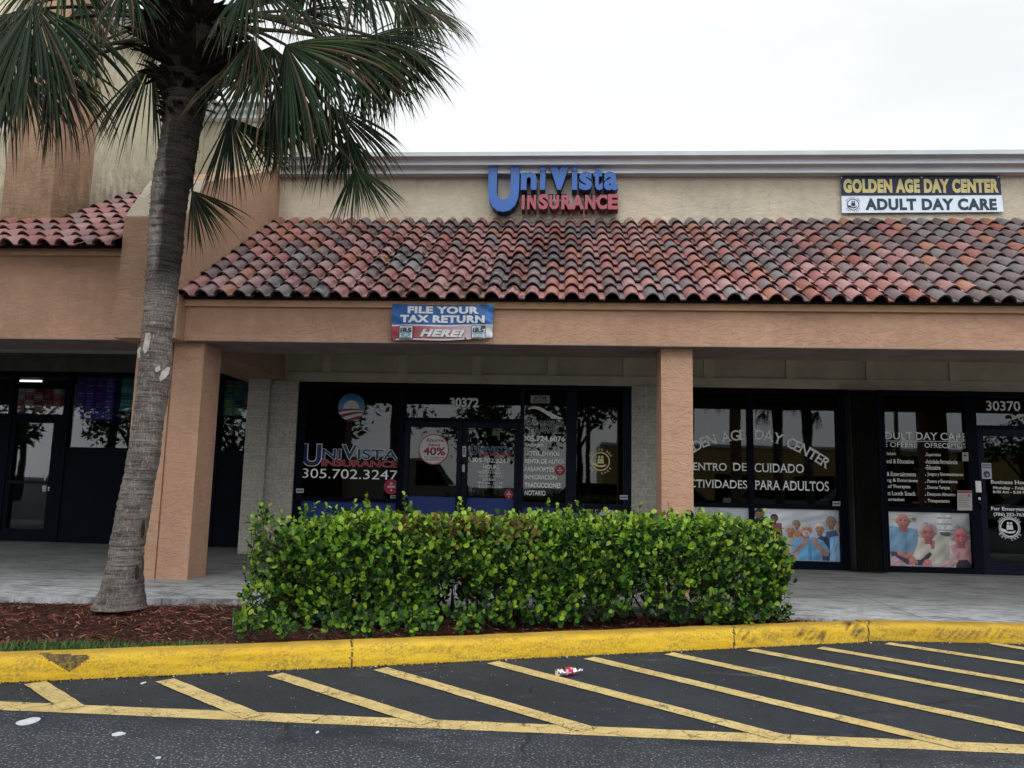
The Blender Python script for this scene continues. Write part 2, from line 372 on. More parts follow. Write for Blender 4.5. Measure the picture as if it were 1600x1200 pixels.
def trunkmat():
    t = NT('palm_bark'); p = t.pos(); x, y, z = t.sep(p)
    c = t.mix(t.ramp(t.noise(t.pos((2, 2, 2)), 2.0, 5, .6), [(.3, 0.0), (.7, 1.0)]), (.12, .102, .094), (.30, .262, .24))
    ringn = t.noise(t.pos((3.2, 3.2, 46)), 1.0, 7, .72, .7)
    c = t.mix(t.ramp(ringn, [(.36, .85), (.55, 0.0)]), c, (.035, .028, .024))
    fib = t.noise(t.pos((55, 55, 16)), 1.0, 7, .75, .5); c = t.mix(t.ramp(fib, [(.52, 0.0), (.70, .7)]), c, (.50, .455, .43)); c = t.mix(t.ramp(fib, [(.30, .85), (.43, 0.0)]), c, (.035, .029, .026))
    wob = t.math('MULTIPLY', t.math('SUBTRACT', t.noise(p, 5, 5, .65), .5), .16)
    side = t.math('ADD', t.math('ADD', x, 3.738), wob)       # bare, darker wood on the right of a long seam
    m1 = t.node('ShaderNodeMapRange'); m1.inputs['From Min'].default_value = -.03; m1.inputs['From Max'].default_value = .03; t.l.new(side, m1.inputs['Value'])
    m2 = t.node('ShaderNodeMapRange'); m2.inputs['From Min'].default_value = 2.95; m2.inputs['From Max'].default_value = 3.25; t.l.new(t.math('ADD', z, wob), m2.inputs['Value'])
    m3 = t.node('ShaderNodeMapRange'); m3.inputs['From Min'].default_value = 3.95; m3.inputs['From Max'].default_value = 4.75; t.l.new(t.math('ADD', z, t.math('MULTIPLY', wob, 3)), m3.inputs['Value'])
    k = t.math('MULTIPLY', t.math('MAXIMUM', t.math('MULTIPLY', m1.outputs[0], m2.outputs[0]), m3.outputs[0]), .9)
    c = t.mix(k, c, t.mix(t.ramp(ringn, [(.4, 0.0), (.6, 1.0)]), (.007, .005, .004), (.026, .018, .014)))
    t.base(c); t.set(.95, .1); t.bump(t.math('ADD', t.math('MULTIPLY', ringn, 1.5), t.noise(t.pos((70, 70, 30)), 1.0, 4)), .9, .018); return t.mat
M['trunk'] = trunkmat()
M['boot'] = plain('old_frond_base', (.030, .023, .018), .9, .08, .5, 14)
M['peel'] = plain('pale_bark', (.40, .375, .35), .9, .1, .3, 30)
M['blueface'] = plain('blue_acrylic', (.006, .082, .33), .35, .4, .04, 3)
M['blueside'] = plain('navy_return', (.008, .035, .13), .5, .3, .05, 3)
M['redface'] = plain('faded_red_acrylic', (.29, .055, .08), .45, .35, .06, 3)
M['redside'] = plain('dark_red_return', (.17, .022, .035), .5, .3, .05, 3)
def emis(name, c, s):
    t = NT(name); t.base((0, 0, 0)); t.b.inputs['Emission Color'].default_value = (*c, 1); t.b.inputs['Emission Strength'].default_value = s; return t.mat
M['tubelight'] = emis('fluorescent_tube', (1, .98, .93), 2.5)

# ------------------------------------------------------------------ lettering
_gc = {}
def glyphs(s, bold=0.0, shear=0.0, sp=1.0, extrude=0.0, serif=0.0):
    key = (s, bold, shear, sp, extrude, serif)
    if key in _gc: return _gc[key]
    c = bpy.data.curves.new('t', 'FONT'); c.body = s; c.offset = bold; c.shear = shear; c.space_character = sp; c.extrude = extrude
    c.resolution_u = 4; o = bpy.data.objects.new('t', c)
    me = bpy.data.meshes.new_from_object(o)
    vs = [tuple(v.co) for v in me.vertices]; fs = [tuple(p.vertices) for p in me.polygons]
    if serif and vs:
        cnt = {}
        for f in fs:
            for i in range(len(f)):
                e = tuple(sorted((f[i], f[(i+1) % len(f)]))); cnt[e] = cnt.get(e, 0)+1
        h = .045
        for (a, b), k in list(cnt.items()):
            if k != 1: continue
            A, B = vs[a], vs[b]
            if abs(A[1]-B[1]) > .004: continue
            ln = abs(A[0]-B[0])
            if .05 < ln < .26:
                y = A[1]
                if abs(y) < .03: y0, y1 = y, y+h
                elif y > .45: y0, y1 = y-h, y
                else: continue
                x0, x1 = min(A[0], B[0])-serif, max(A[0], B[0])+serif; n = len(vs)
                if extrude:
                    e2 = extrude
                    vs += [(x0,y0,-e2),(x1,y0,-e2),(x1,y1,-e2),(x0,y1,-e2),(x0,y0,e2),(x1,y0,e2),(x1,y1,e2),(x0,y1,e2)]
                    fs += [tuple(n+q for q in f) for f in [(0,3,2,1),(4,5,6,7),(0,1,5,4),(1,2,6,5),(2,3,7,6),(3,0,4,7)]]
                else:
                    vs += [(x0,y0,.0),(x1,y0,.0),(x1,y1,.0),(x0,y1,.0)]; fs.append((n, n+1, n+2, n+3))
    bpy.data.objects.remove(o); bpy.data.curves.remove(c); bpy.data.meshes.remove(me)
    _gc[key] = (vs, fs); return vs, fs

def bbox(vs): return min(v[0] for v in vs), max(v[0] for v in vs), min(v[1] for v in vs), max(v[1] for v in vs)
def rect(x0, y0, x1, y1, Y):
    xm, ym = (x0+x1)/2, (y0+y1)/2
    return aty(x0, ym, Y).x, aty(x1, ym, Y).x, aty(xm, y1, Y).z, aty(xm, y0, Y).z
def put(mb, s, R, Y, col, bold=0.0, serif=0.0, shear=0.0, sp=1.0, outline=None, mi=0, warp=None):
    """text s fitted into the rectangle R = (X0, X1, Z0, Z1) on the plane Y"""
    if bold >= .04 and sp == 1.0: sp = 1.10
    mb.marks.append(len(mb.f)); base = glyphs(s, bold, shear, sp, 0, serif); b = bbox(base[0])
    sx = (R[1]-R[0])/(b[1]-b[0]); sz = (R[3]-R[2])/(b[3]-b[2])
    lay = []
    if outline: lay.append((glyphs(s, bold+outline[1], shear, sp, 0, 0 if not serif else serif+outline[1]), outline[0], 0))
    lay.append((base, col, .0025 if outline else 0))
    for (vs, fs), c, off in lay:
        pts = [(R[0]+(v[0]-b[0])*sx, Y-off-(.0004 if i >= 0 else 0), R[2]+(v[1]-b[2])*sz) for i, v in enumerate(vs)]
        if warp: pts = [(p[0], p[1]+warp(p[0], p[2]), p[2]) for p in pts]
        mb.faces(pts, fs, mi, c)
def tx(mb, s, x0, y0, x1, y1, Y, col, **k): put(mb, s, rect(x0, y0, x1, y1, Y), Y, col, **k)

WHT = (.86, .87, .88); GRY = (.66, .67, .68); NAVY = (.012, .02, .10); RED = (.36, .02, .035); BLK = (.012, .013, .016)
GOLD = (.50, .40, .16); BLUE = (.02, .12, .42)

# ================================================================== GROUND
g = MB(); n = 60
g.face([(-220, -220, 0), (220, -220, 0), (220, 260, 0), (-220, 260, 0)])
tag(g.build('road', M['asphalt'], origin=(0, 0, 0)), kind='structure')

# painted hatching -------------------------------------------------
HATCH = 'yellow hatching lines painted on the asphalt'
def stripe(pa, pb, w, label, ext=0, zz=.0065):
    a, b = atz(*pa, 0), atz(*pb, 0); d = (b-a).normalized(); nrm = Vector((-d.y, d.x, 0)); b = b + d*ext
    L = (b-a).length; k = max(2, int(L/.05)); mb = MB(); vs = []; fs = []
    for i in range(k+1):
        p = a + d*(L*i/k)
        for sgn in (-1, 1):
            j = noise.noise((p.x*9, p.y*9, sgn*7.3))*.006
            q = p + nrm*(sgn*w/2+j); vs.append((q.x, q.y, zz))
    for i in range(k): fs.append((2*i, 2*i+1, 2*i+3, 2*i+2))
    mb.faces(vs, fs)
    return tag(mb.build('painted_line', M['line']), label, 'road line', HATCH)
_l0, _l1 = atz(-400, 1086, 0), atz(1600, 1170, 0)
stripe((-300, 1090.5), (1900, 1184), .155, 'long straight yellow line running along the front of the hatching', 0, .003)
D = [((55,1068),(104,1100)), ((257,1064),(378,1114)), ((430,1055),(645,1123)), ((594,1046),(890,1133)), ((770,1036),(1183,1144)),
     ((920,1029),(1460,1158)), ((1045,1022),(1600,1141)), ((1172,1016),(1600,1096.5)), ((1281,1013),(1600,1067)), ((1386,1006),(1600,1038)), ((1550,1006),(1600,1014.5))]
LB = ['shortest diagonal yellow stripe, at far left below the black tyre mark on the kerb', 'short diagonal yellow stripe in front of the grass strip, below the palm trunk', 'diagonal yellow stripe starting at the kerb left of the kerb crack',
      'diagonal yellow stripe starting at the kerb just right of the kerb crack', 'diagonal yellow stripe passing just left of the plastic bottle', 'diagonal yellow stripe starting at the kerb just right of the plastic bottle',
      'second diagonal yellow stripe to the right of the plastic bottle', 'diagonal yellow stripe starting below the second kerb joint near the scuffs', 'diagonal yellow stripe starting just left of the kerb corner',
      'diagonal yellow stripe starting right at the kerb corner', 'last diagonal yellow stripe at far right beside the straight kerb']
for (a, b), l in zip(D, LB):
    out = b[0] >= 1600
    stripe(a, b, .122, l, 2.5 if out else .13)

# kerb ---------------------------------------------------------------
KP = [(-9.0, 2.82), (-6.0, 3.98), (-3.53, 4.892), (-1.456, 5.655), (.157, 6.283), (1.512, 6.805), (2.80, 7.30), (2.86, 7.345), (4.243, 7.45), (6.5, 7.60), (9.5, 7.80)]
def dens(P, st):
    out = []
    for a, b in zip(P[:-1], P[1:]):
        L = math.hypot(b[0]-a[0], b[1]-a[1]); k = max(1, int(L/st))
        for i in range(k): out.append((a[0]+(b[0]-a[0])*i/k, a[1]+(b[1]-a[1])*i/k))
    return out+[P[-1]]
PROF = [(0, -.02), (0, .005)]+[(.02*((k+1)/12)**1.5, .005+.105*(k+1)/12) for k in range(12)]+[(.025, .119), (.032, .130), (.040, .139), (.050, .146), (.07, .152), (.11, .154), (.16, .153), (.21, .151), (.235, .145), (.245, .05)]
def scuff(px, py, h):
    s = 0.0
    # tyre mark at left (wedge), scuffs at right, soot by the corner
    q = project(px, py, h)
    if q[1] < 1075 and q[0] < 150:
        t_ = (q[0]-60)/78
        if 0 < t_ < 1:
            y0 = 1021 + 4*t_; y1 = 1021 + (30*min(t_/.62, 1) if t_ < .62 else 30-22*(t_-.62)/.38)
            if y0-1 < q[1] < y1: s = .95
    for cx, cy, rx, ry, a in ((1165, 993, 13, 11, .55), (1205, 992, 12, 10, .5), (1270, 992, 26, 12, .62), (1338, 985, 17, 15, .95), (1480, 990, 70, 10, .5), (1560, 990, 50, 9, .45), (1390, 996, 30, 6, .35), (700, 1015, 60, 6, .3), (480, 1035, 60, 6, .25)):
        d = ((q[0]-cx-(q[1]-cy)*.7)/rx)**2 + ((q[1]-cy)/ry)**2
        if d < 1.6: s = max(s, min(1, a*1.35)*min(1, (1.6-d)*.9)*max(0, min(1, .45+1.7*noise.noise(((q[0]+q[1]*.75)*.16, q[1]*.05, cx)))))
    for jx in (549, 1147, 1357):
        if abs(q[0]-jx-noise.noise((q[1]*.2, jx, 0))*2.5) < 1.3: s = 1.0
    return s
def project(x, y, z):
    d = Vector((x, y, z))-CAM; zz = d.dot(_fw); return 800+FPX*d.dot(_R)/zz, 600-FPX*d.dot(_U)/zz
def curb_run(P, cap0, cap1, grime=0):
    KD = dens(P, .014); kb = MB(); vs = []; np_ = len(PROF); nk = len(KD)
    for i, (x, y) in enumerate(KD):
        a = KD[max(i-3, 0)]; b = KD[min(i+3, nk-1)]; tx_, ty_ = b[0]-a[0], b[1]-a[1]; L = math.hypot(tx_, ty_); nx, ny = -ty_/L, tx_/L
        for (o_, h) in PROF:
            w = noise.noise((x*3, y*3, h*9))*.006 + noise.noise((x*14, y*14, h*30))*.003
            vs.append((x+nx*(o_+w), y+ny*(o_+w), h + (w*.5 if h > .05 else 0)))
    for i in range(nk-1):
        for k in range(np_-1):
            p = [vs[i*np_+k], vs[(i+1)*np_+k], vs[(i+1)*np_+k+1], vs[i*np_+k+1]]
            c = sum(q[0] for q in p)/4, sum(q[1] for q in p)/4, sum(q[2] for q in p)/4
            s = scuff(*c) if c[1] > 4 and abs(c[0]) < 6 else 0
            if grime: s = max(s, grime*(.6+.8*noise.noise((c[0]*2.2, c[2]*9, 4))))
            kb.f.append((i*np_+k, (i+1)*np_+k, (i+1)*np_+k+1, i*np_+k+1)); kb.m.append(0); kb.c.append((s, s, s))
    kb.v = vs
    for on, i in ((cap0, 0), (cap1, nk-1)):
        if on: kb.f.append(tuple(i*np_+k for k in range(np_))); kb.m.append(0); kb.c.append((.75, .75, .75))
    tag(kb.build('curb', M['curb'], origin=(P[0][0], P[0][1], 0), smooth=True), kind='structure')
curb_run(KP[:7], False, True)
curb_run([(2.79, 7.352), (4.243, 7.462), (6.5, 7.612), (9.5, 7.812)], True, False, .38)

def kin(x):                                         # inner edge of the kerb
    for a, b in zip(KP[:-1], KP[1:]):
        if a[0] <= x <= b[0]: return a[1]+(b[1]-a[1])*(x-a[0])/(b[0]-a[0])+.235
    return KP[-1][1]+.235
# crumbs and dead leaves gathered where the kerb meets the asphalt
dbm = MB(); rnd = random.Random(41)
def kfront(x): return kin(x)-.235
for k in range(1500):
    x = rnd.uniform(-6, 6.5); y = kfront(x)-abs(rnd.gauss(0, .035))-.006; s = rnd.uniform(.002, .009); a = rnd.uniform(0, pi); ca, sa = cos(a)*s, sin(a)*s*rnd.uniform(.4, 1); z = .007+s*.6
    v = rnd.random(); c = (.02, .018, .016) if v < .62 else ((.25, .24, .22) if v < .8 else ((.16, .10, .05) if v < .93 else (.5, .5, .5)))
    P0, P1, P2, P3 = (x-ca, y-sa, .003), (x+sa, y-ca, .003), (x+ca, y+sa, .003), (x-sa, y+ca, .003); T = (x, y, z)
    for q, r in ((P0, P1), (P1, P2), (P2, P3), (P3, P0)): dbm.face([q, r, T], 0, c)
for k in range(900):
    x = rnd.uniform(-7, 8); y = 3.2+4.2*rnd.random(); y = y if y < kfront(x) else kfront(x)-.1-rnd.random()*.4; s = rnd.uniform(.0015, .005); c = (.32, .33, .34) if rnd.random() < .5 else (.018, .017, .016); a = rnd.uniform(0, pi); dx, dy = cos(a)*s, sin(a)*s
    for q, r in (((-dx, -dy), (dy, -dx)), ((dy, -dx), (dx, dy)), ((dx, dy), (-dy, dx)), ((-dy, dx), (-dx, -dy))): dbm.face([(x+q[0], y+q[1], .002), (x+r[0], y+r[1], .002), (x, y, .003+s)], 0, c)
DEB = dbm

# sidewalk (a step above the planting bed) -------------------------------
sw = MB()
plan = [(-22, 6.4), (-14, 7.0), (-5.322, 7.251), (-3.247, 7.537), (1.9, 7.60), (2.45, 7.62), (2.62, 7.50), (3.0, 7.585), (4.243, 7.68), (6.5, 7.83), (9.5, 8.03), (14, 8.3), (14, 13.2), (-22, 13.2)]
sw.prismz(plan, -.05, .147)
tag(sw.build('sidewalk', M['concrete'], origin=(0, 10, 0)), kind='structure')

tag(DEB.build('debris', M['mulch'], origin=(0, 6, 0)), 'dark crumbs and grit gathered along the foot of the yellow kerb', 'debris', kind='stuff')
# planting bed ----------------------------------------------------------
bed = MB(); vs = []; fs = []; nx_, ny_ = 90, 10
def bedz(x, y, t): return .085 + .035*sin(pi*min(1, max(0, t))) + noise.noise((x*2.2, y*2.2, 0))*.018
for i in range(nx_+1):
    x = -12 + 14.9*i/nx_; y0 = kin(max(x, -9)) - .03; y1 = 7.62 if x > -3.2 else 7.45
    y1 = max(y1, y0+.02)
    for j in range(ny_+1):
        t = j/ny_; y = y0+(y1-y0)*t; vs.append((x, y, bedz(x, y, t)))
for i in range(nx_):
    for j in range(ny_): a = i*(ny_+1)+j; fs.append((a, a+ny_+1, a+ny_+2, a+1))
bed.faces(vs, fs); tag(bed.build('planting_bed', M['soil'], origin=(-3, 6, 0), smooth=True), kind='structure')
mu = MB(); rnd = random.Random(3)
PALM = (-3.90, 6.80)
for k in range(15000):
    x = rnd.uniform(-6.2, 2.4); y0 = kin(x)+.0; y1 = 7.55 if x > -3.2 else 7.27+(x+5.3)*.13
    if y1 <= y0: continue
    t = rnd.random(); y = y0+(y1-y0)*t
    if x > -2.2 and rnd.random() < .45: continue
    z = bedz(x, y, t)+rnd.uniform(.0, .022); L = rnd.uniform(.02, .075)*(.8+.6*rnd.random()); w = rnd.uniform(.003, .011); a = rnd.uniform(0, 2*pi) if rnd.random() < .5 else rnd.gauss(0, .5)
    d = Vector((cos(a), sin(a), rnd.uniform(-.35, .35)))*L*.5; s = Vector((-sin(a), cos(a), rnd.uniform(-.9, .9)))*w*.5
    p = Vector((x, y, z)); q = Vector((0, 0, rnd.uniform(-.012, .012)))
    r = rnd.random(); c = (.17, .05, .037)
    if r < .28: c = (.10, .030, .024)
    elif r < .42: c = (.25, .11, .08)
    elif r < .47: c = (.28, .18, .14)
    elif r < .6: c = (.04, .02, .016)
    v = rnd.uniform(.75, 1.3); c = tuple(e*v for e in c)
    mu.face([p-d-s, p-s*.8+q, p-d*.0+s+q, p-d+s], 0, c); mu.face([p-s*.8+q, p+d-s*.5, p+d+s*.5, p+s+q], 0, c)
tag(mu.build('mulch', M['mulch'], origin=(-3, 6, 0)), 'red brown shredded bark mulch around the palm and under the hedge', 'mulch', kind='stuff')
# grass fringe along the kerb
gr = MB(); rnd = random.Random(5)
for k in range(6500):
    x = rnd.uniform(-7.5, -2.15); wd = .34*min(1, max(.05, (-2.15-x)/1.6))
    y = kin(x) + .01 + wd*rnd.random()**1.1
    h = rnd.uniform(.035, .085)*(.55+.45*min(1, (-2.0-x)/1.2)); a = rnd.uniform(0, 2*pi); ln = rnd.uniform(.2, .9)*h
    b = Vector((x, y, .105+noise.noise((x*2.2, y*2.2, 0))*.012)); w = Vector((cos(a+1.57), sin(a+1.57), 0))*rnd.uniform(.0022, .004)
    mid = b+Vector((cos(a)*ln*.4, sin(a)*ln*.4, h*.6)); tip = b+Vector((cos(a)*ln, sin(a)*ln, h))
    g_ = rnd.random(); c = (.025+.03*g_, .085+.075*g_, .018+.012*g_)
    if rnd.random() < .07: c = (.2, .17, .08)
    gr.face([b-w, b+w, mid+w*.8, mid-w*.8], 0, c); gr.face([mid-w*.8, mid+w*.8, tip], 0, c)
tag(gr.build('grass', M['grass'], origin=(-4, 5, 0)), 'strip of short green grass between the yellow kerb and the mulch', 'grass', kind='stuff')

# ================================================================== BUILDING
B = empty('plaza_building', (0, 12, .15), 'salmon and cream stucco shopping plaza with red clay tile canopy roofs and dark shopfronts', 'building')
def part(name, mb, mats, smooth=False, label=None, parent=None):
    o = mb.build(name, mats, parent or B, smooth=smooth)
    if label: o['label'] = label
    return o
YW = 11.4; XL = -4.46; XR = 9.6
# parapet wall
w = MB(); w.box(XL-.1, XR, YW, YW+.3, 3.6, 6.2); part('parapet_wall', w, M['cream'])
gp = MB(); r = rect(815, 283, 938, 318, YW); gp.box(r[0], r[1], YW-.004, YW+.01, r[2], r[3]); r2 = rect(775, 278, 806, 322, YW); gp.box(r2[0], r2[1], YW-.004, YW+.01, r2[2], r2[3])
part('paint_patch', gp, plain('old_sign_patch', (.52, .47, .42), .9, .1, .12, 4))
# cornice: three projecting courses; depth found from the photograph's bands
zA = aty(967, 276.9, YW).z
Y1 = atz(967, 270.4, zA).y; zB = aty(967, 262.6, Y1).z; Y2 = atz(967, 256.6, zB).y; zC = aty(967, 249, Y2).z; Y3 = atz(967, 242.7, zC).y; zD = aty(967, 236.2, Y3).z
cp = [(YW+.3, zA), (Y1, zA), (Y1, zB-.004), (Y1-.01, zB), (Y2, zB), (Y2, zC-.004), (Y2-.01, zC), (Y3, zC), (Y3, zD), (YW+.3, zD)]
c_ = MB(); c_.prism(cp, XL-.02, XR+.2, [1, 0, 0, 1, 0, 0, 1, 2, 2, 1, 1, 1]); part('cornice', c_, [M['cornice'], M['cornice_under_shade'], M['cornice_top']])
# main flat roof behind
w = MB(); w.box(XL-.1, XR, YW+.31, 25, 5.6, 5.9); w.box(XR-.2, XR, 12.4, 25, .15, 5.59); part('rear_roof', w, M['cream'])

# tiled canopy roofs -------------------------------------------------------
def tiles(x0, x1, y0, z0, slope, ncol_phase, pitch, nrow, expo, pal, seed, ylim=None):
    rnd = random.Random(seed); mb = MB(); cs = 1/sqrt(1+slope*slope); sn = slope*cs
    NP = 12; hgt = .062
    prof = []
    for k in range(NP):
        u = k/(NP-1)
        zz = .016+hgt*(sin(pi*min(u/.70, 1)))**.8 if u < .70 else 0.0
        prof.append((u, zz))
    c0 = math.floor((x0-ncol_phase)/pitch)-1; c1 = math.ceil((x1-ncol_phase)/pitch)+1
    for ci in range(c0, c1+1):
        xc = ncol_phase + ci*pitch - pitch*.37
        for rj in range(nrow):
            s0 = rj*expo + rnd.uniform(-.008, .008); s1 = s0 + expo + .05; lift = .046 + rnd.uniform(-.004, .008); jx = rnd.uniform(-.004, .004); tw = rnd.uniform(-.006, .006)
            c = pal(ci, rj, rnd)
            top = []; 
            for s_, lf, dx in ((s0, lift, 0), ((s0+s1)/2, lift*.5+.004, tw*.5), (s1, .0, tw)):
                row = []
                for (u, zz) in prof:
                    x = min(max(xc+u*pitch*1.02+jx+dx, x0), x1); hh = zz+lf
                    row.append((x, y0+s_*cs-hh*sn, z0+s_*sn+hh*cs))
                top.append(row)
            if top[0][-1][0]-top[0][0][0] < .03: continue
            if ylim and y0+s0*cs > ylim(xc): continue
            th = .017; low = [(p[0], p[1]+th*sn, p[2]-th*cs) for p in top[0]]; lw2 = [(p[0], p[1]+th*sn, p[2]-th*cs) for p in top[1]]
            for k in range(NP-1):
                for q in range(2):
                    mb.face([top[q][k], top[q][k+1], top[q+1][k+1], top[q+1][k]], 0, c)
                mb.face([low[k], low[k+1], top[0][k+1], top[0][k]], 0, tuple(e*.4 for e in c))  # downward lip and underside darkened in the tile colour to stand for shade
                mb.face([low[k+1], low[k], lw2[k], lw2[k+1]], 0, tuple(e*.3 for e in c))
            for k in (0, NP-1):
                mb.face([low[k], top[0][k], top[1][k], lw2[k]], 0, c)
    return mb
ROSE = [(0.354, 0.161, 0.149), (0.371, 0.185, 0.173), (0.306, 0.124, 0.112), (0.378, 0.217, 0.21)]; ORG = [(0.349, 0.149, 0.104), (0.373, 0.174, 0.116), (0.299, 0.107, 0.079)]
MAUV = [(0.189, 0.132, 0.137), (0.166, 0.117, 0.121), (0.22, 0.155, 0.159), (0.151, 0.106, 0.107)]; SLAT = [(0.189, 0.162, 0.166), (0.159, 0.14, 0.144), (0.22, 0.193, 0.196)]
def pal_main(ci, rj, rnd):
    x = ci*.227; f = min(1, max(0, (x+4.4)/9))
    a = noise.noise((ci*.35, rj*.30, 3.3))
    r = rnd.random() + a*.55
    up = rj/11
    pr = .60-.46*min(1, f*1.9); po = .11-.02*f; ps = .08+.05*f
    if r < pr: c = rnd.choice(ROSE)
    elif r < pr+po: c = rnd.choice(ORG)
    elif r > 1-ps: c = rnd.choice(SLAT)
    else: c = rnd.choice(MAUV if f > .15 else MAUV+[(.22, .125, .12)])
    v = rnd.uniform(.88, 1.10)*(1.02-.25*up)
    return tuple(e*v for e in c)
def pal_left(ci, rj, rnd):
    c = rnd.choice(ROSE+ROSE+[(.25, .16, .155), (.27, .15, .145)]); v = rnd.uniform(.9, 1.12); return tuple(e*v for e in c)
EY, EZ = 8.53, 3.43; SLP = .672
phase = aty(1541, 466, EY).x
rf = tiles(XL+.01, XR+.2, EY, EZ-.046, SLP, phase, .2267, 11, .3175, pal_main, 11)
part('tile_roof', rf, M['tile'], smooth=True, label='weathered red, orange and mauve clay tile roof')
ur = MB(); ur.prism([(EY+.13, EZ+.012), (YW, EZ+SLP*(YW-EY)-.072), (YW, EZ+SLP*(YW-EY)-.1), (EY+.14, EZ-.014)], XL+.02, XR+.2)
ur.box(XL+.02, XR+.2, EY+.07, EY+.12, EZ-.016, EZ+.02)
part('roof_deck', ur, M['tile_under'])
LY, LZ, LS = 8.46, 4.03, .63
XWL = -5.22
rf2 = tiles(-12, XWL-.01, LY, LZ-.058, LS, aty(70, 380, LY).x, .2267, 10, .3175, pal_left, 23, ylim=lambda x: 9.42 if x < -6.80 else 99)
part('tile_roof', rf2, M['tile'], smooth=True, label='upper left rosy clay tile roof')
ur = MB(); ur.prism([(LY+.13, LZ+.005), (11.6, LZ+LS*(11.6-LY)-.066), (11.6, LZ+LS*(11.6-LY)-.1), (LY+.14, LZ-.016)], -20, XWL-.01); ur.box(-20, XWL-.01, LY+.07, LY+.12, LZ-.016, LZ+.02)
part('roof_deck', ur, M['tile_under'])

# beams, fascia, soffits --------------------------------------------------------
w = MB(); w.box(XL+.005, XR+.2, 8.70, 9.53, 2.932, 3.40); part('canopy_beam', w, M['salmon'])
w = MB(); w.box(XL+.005, XR+.2, 8.695, 9.53, 2.92, 2.9315); part('beam_soffit', w, M['soffit'])
w = MB(); w.box(XL+.005, XR+.2, 8.655, 8.699, 3.335, 3.415); part('fascia_board', w, M['trim'])
w = MB(); w.box(-20, XWL-.005, 8.70, 9.45, 2.932, 4.0); part('canopy_beam', w, M['salmon'], label='taller salmon beam over the left shopfront')
w = MB(); w.box(-20, XWL-.005, 8.695, 9.45, 2.92, 2.9315); part('beam_soffit', w, M['soffit'])
w = MB(); w.box(-20, XWL-.005, 8.655, 8.699, 3.945, 4.03); part('fascia_board', w, M['trim'])
w = MB(); w.box(XL+.01, XR, 9.531, 12.09, 3.45, 3.55); w.box(-20, -5.21, 9.451, 13.0, 3.45, 3.55); part('porch_ceiling', w, M['ceiling'])
# wing wall with a sloping top
w = MB(); prof = [(8.52, 2.918), (13.4, 2.918), (13.4, 6.2), (11.4, 6.2), (8.98, 5.0), (8.52, 4.37)]
w.prism(prof, -5.205, XL); part('wing_wall', w, M['salmon_tower'])
w = MB(); w.prism([(8.525, 4.379), (8.975, 4.998), (8.975, 5.012), (8.525, 4.393)], -5.2, XL-.006); part('wall_cap', w, M['cream'])
# columns
def column(x0, x1, y0=8.82, y1=9.285, groove=None):
    w = MB()
    if groove:
        w.box(x0, groove-.012, y0, y1, .14, 2.919); w.box(groove-.012, groove+.012, y0+.022, y1-.01, .14, 2.919); w.box(groove+.012, x1, y0, y1, .14, 2.919)
    else: w.box(x0, x1, y0, y1, .14, 2.919)
    part('column', w, M['salmon'])
column(-5.08, -4.25, groove=aty(257, 720, 8.82).x)
column(1.160, 1.516); column(7.0, 7.36)
# tower at the left
ZT = 8.02
w = MB(); w.box(-7.45, -6.765, 9.4, 10.2, 3.9, 8.9); part('tower_pilaster', w, M['salmon_mildew'])
w = MB(); w.box(-12, -6.80, 9.75, 17, 3.9, ZT+.4); part('tower_wall', w, M['cream_mildew'])
w = MB(); w.box(-6.795, -5.12, 13.45, 17, 5.9, ZT+.4); part('tower_wall', w, M['cream'])
dz = ZT-zA
w = MB(); off = 13.45-YW
w.prism([(p[0]+off if p[0] < YW+.25 else 13.9, p[1]+dz) for p in cp], -6.6, -5.0)
n_ = len(cp)
sp_ = [(-6.80+(YW-p[0]) if p[0] < YW+.25 else -7.3, p[1]+dz) for p in cp]
vsx = [(q[0], 10.21, q[1]) for q in sp_]+[(q[0], 13.44, q[1]) for q in sp_]
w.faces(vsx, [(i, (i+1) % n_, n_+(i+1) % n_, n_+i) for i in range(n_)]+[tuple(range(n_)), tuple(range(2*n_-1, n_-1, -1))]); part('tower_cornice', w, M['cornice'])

# header with battens over the shopfronts -------------------------------------
YS = 12.12
w = MB(); w.box(-4.66, XR, YS+.02, YS+.2, 2.9, 3.56); part('header_panel', w, M['panel'])
w = MB(); w.box(-4.66, XR, YS-.012, YS+.018, 2.9, 3.052)
for a, b in ((440, 449), (505, 517), (622, 636), (738, 752), (856, 870), (974, 990), (1100, 1115), (1228, 1243), (1353, 1367), (1483, 1498), (1610, 1625), (1738, 1752)):
    w.box(aty(a, 572, YS).x, aty(b, 572, YS).x, YS-.010, YS+.018, 3.054, 3.449)
part('header_batten', w, plain('olive_batten', (.52, .465, .36), .85, .06, .12, 3))
# brick piers
w = MB(); w.box(aty(382, 700, 12.0).x, aty(415, 700, 12.0).x, 12.0, 13.2, .14, 3.449); part('brick_pier', w, M['brick'])
xb0 = aty(417.5, 700, 12.06).x; xb1 = aty(460.5, 700, 12.06).x
w = MB(); w.box(xb0, xb1, 12.06, 12.4, .14, 2.899); part('brick_pier', w, M['brick'])
xb2 = aty(987, 700, 12.06).x; w = MB(); w.box(xb2, aty(1040, 700, 12.06).x, 12.06, 12.4, .14, 2.899); part('brick_pier', w, M['brick'])
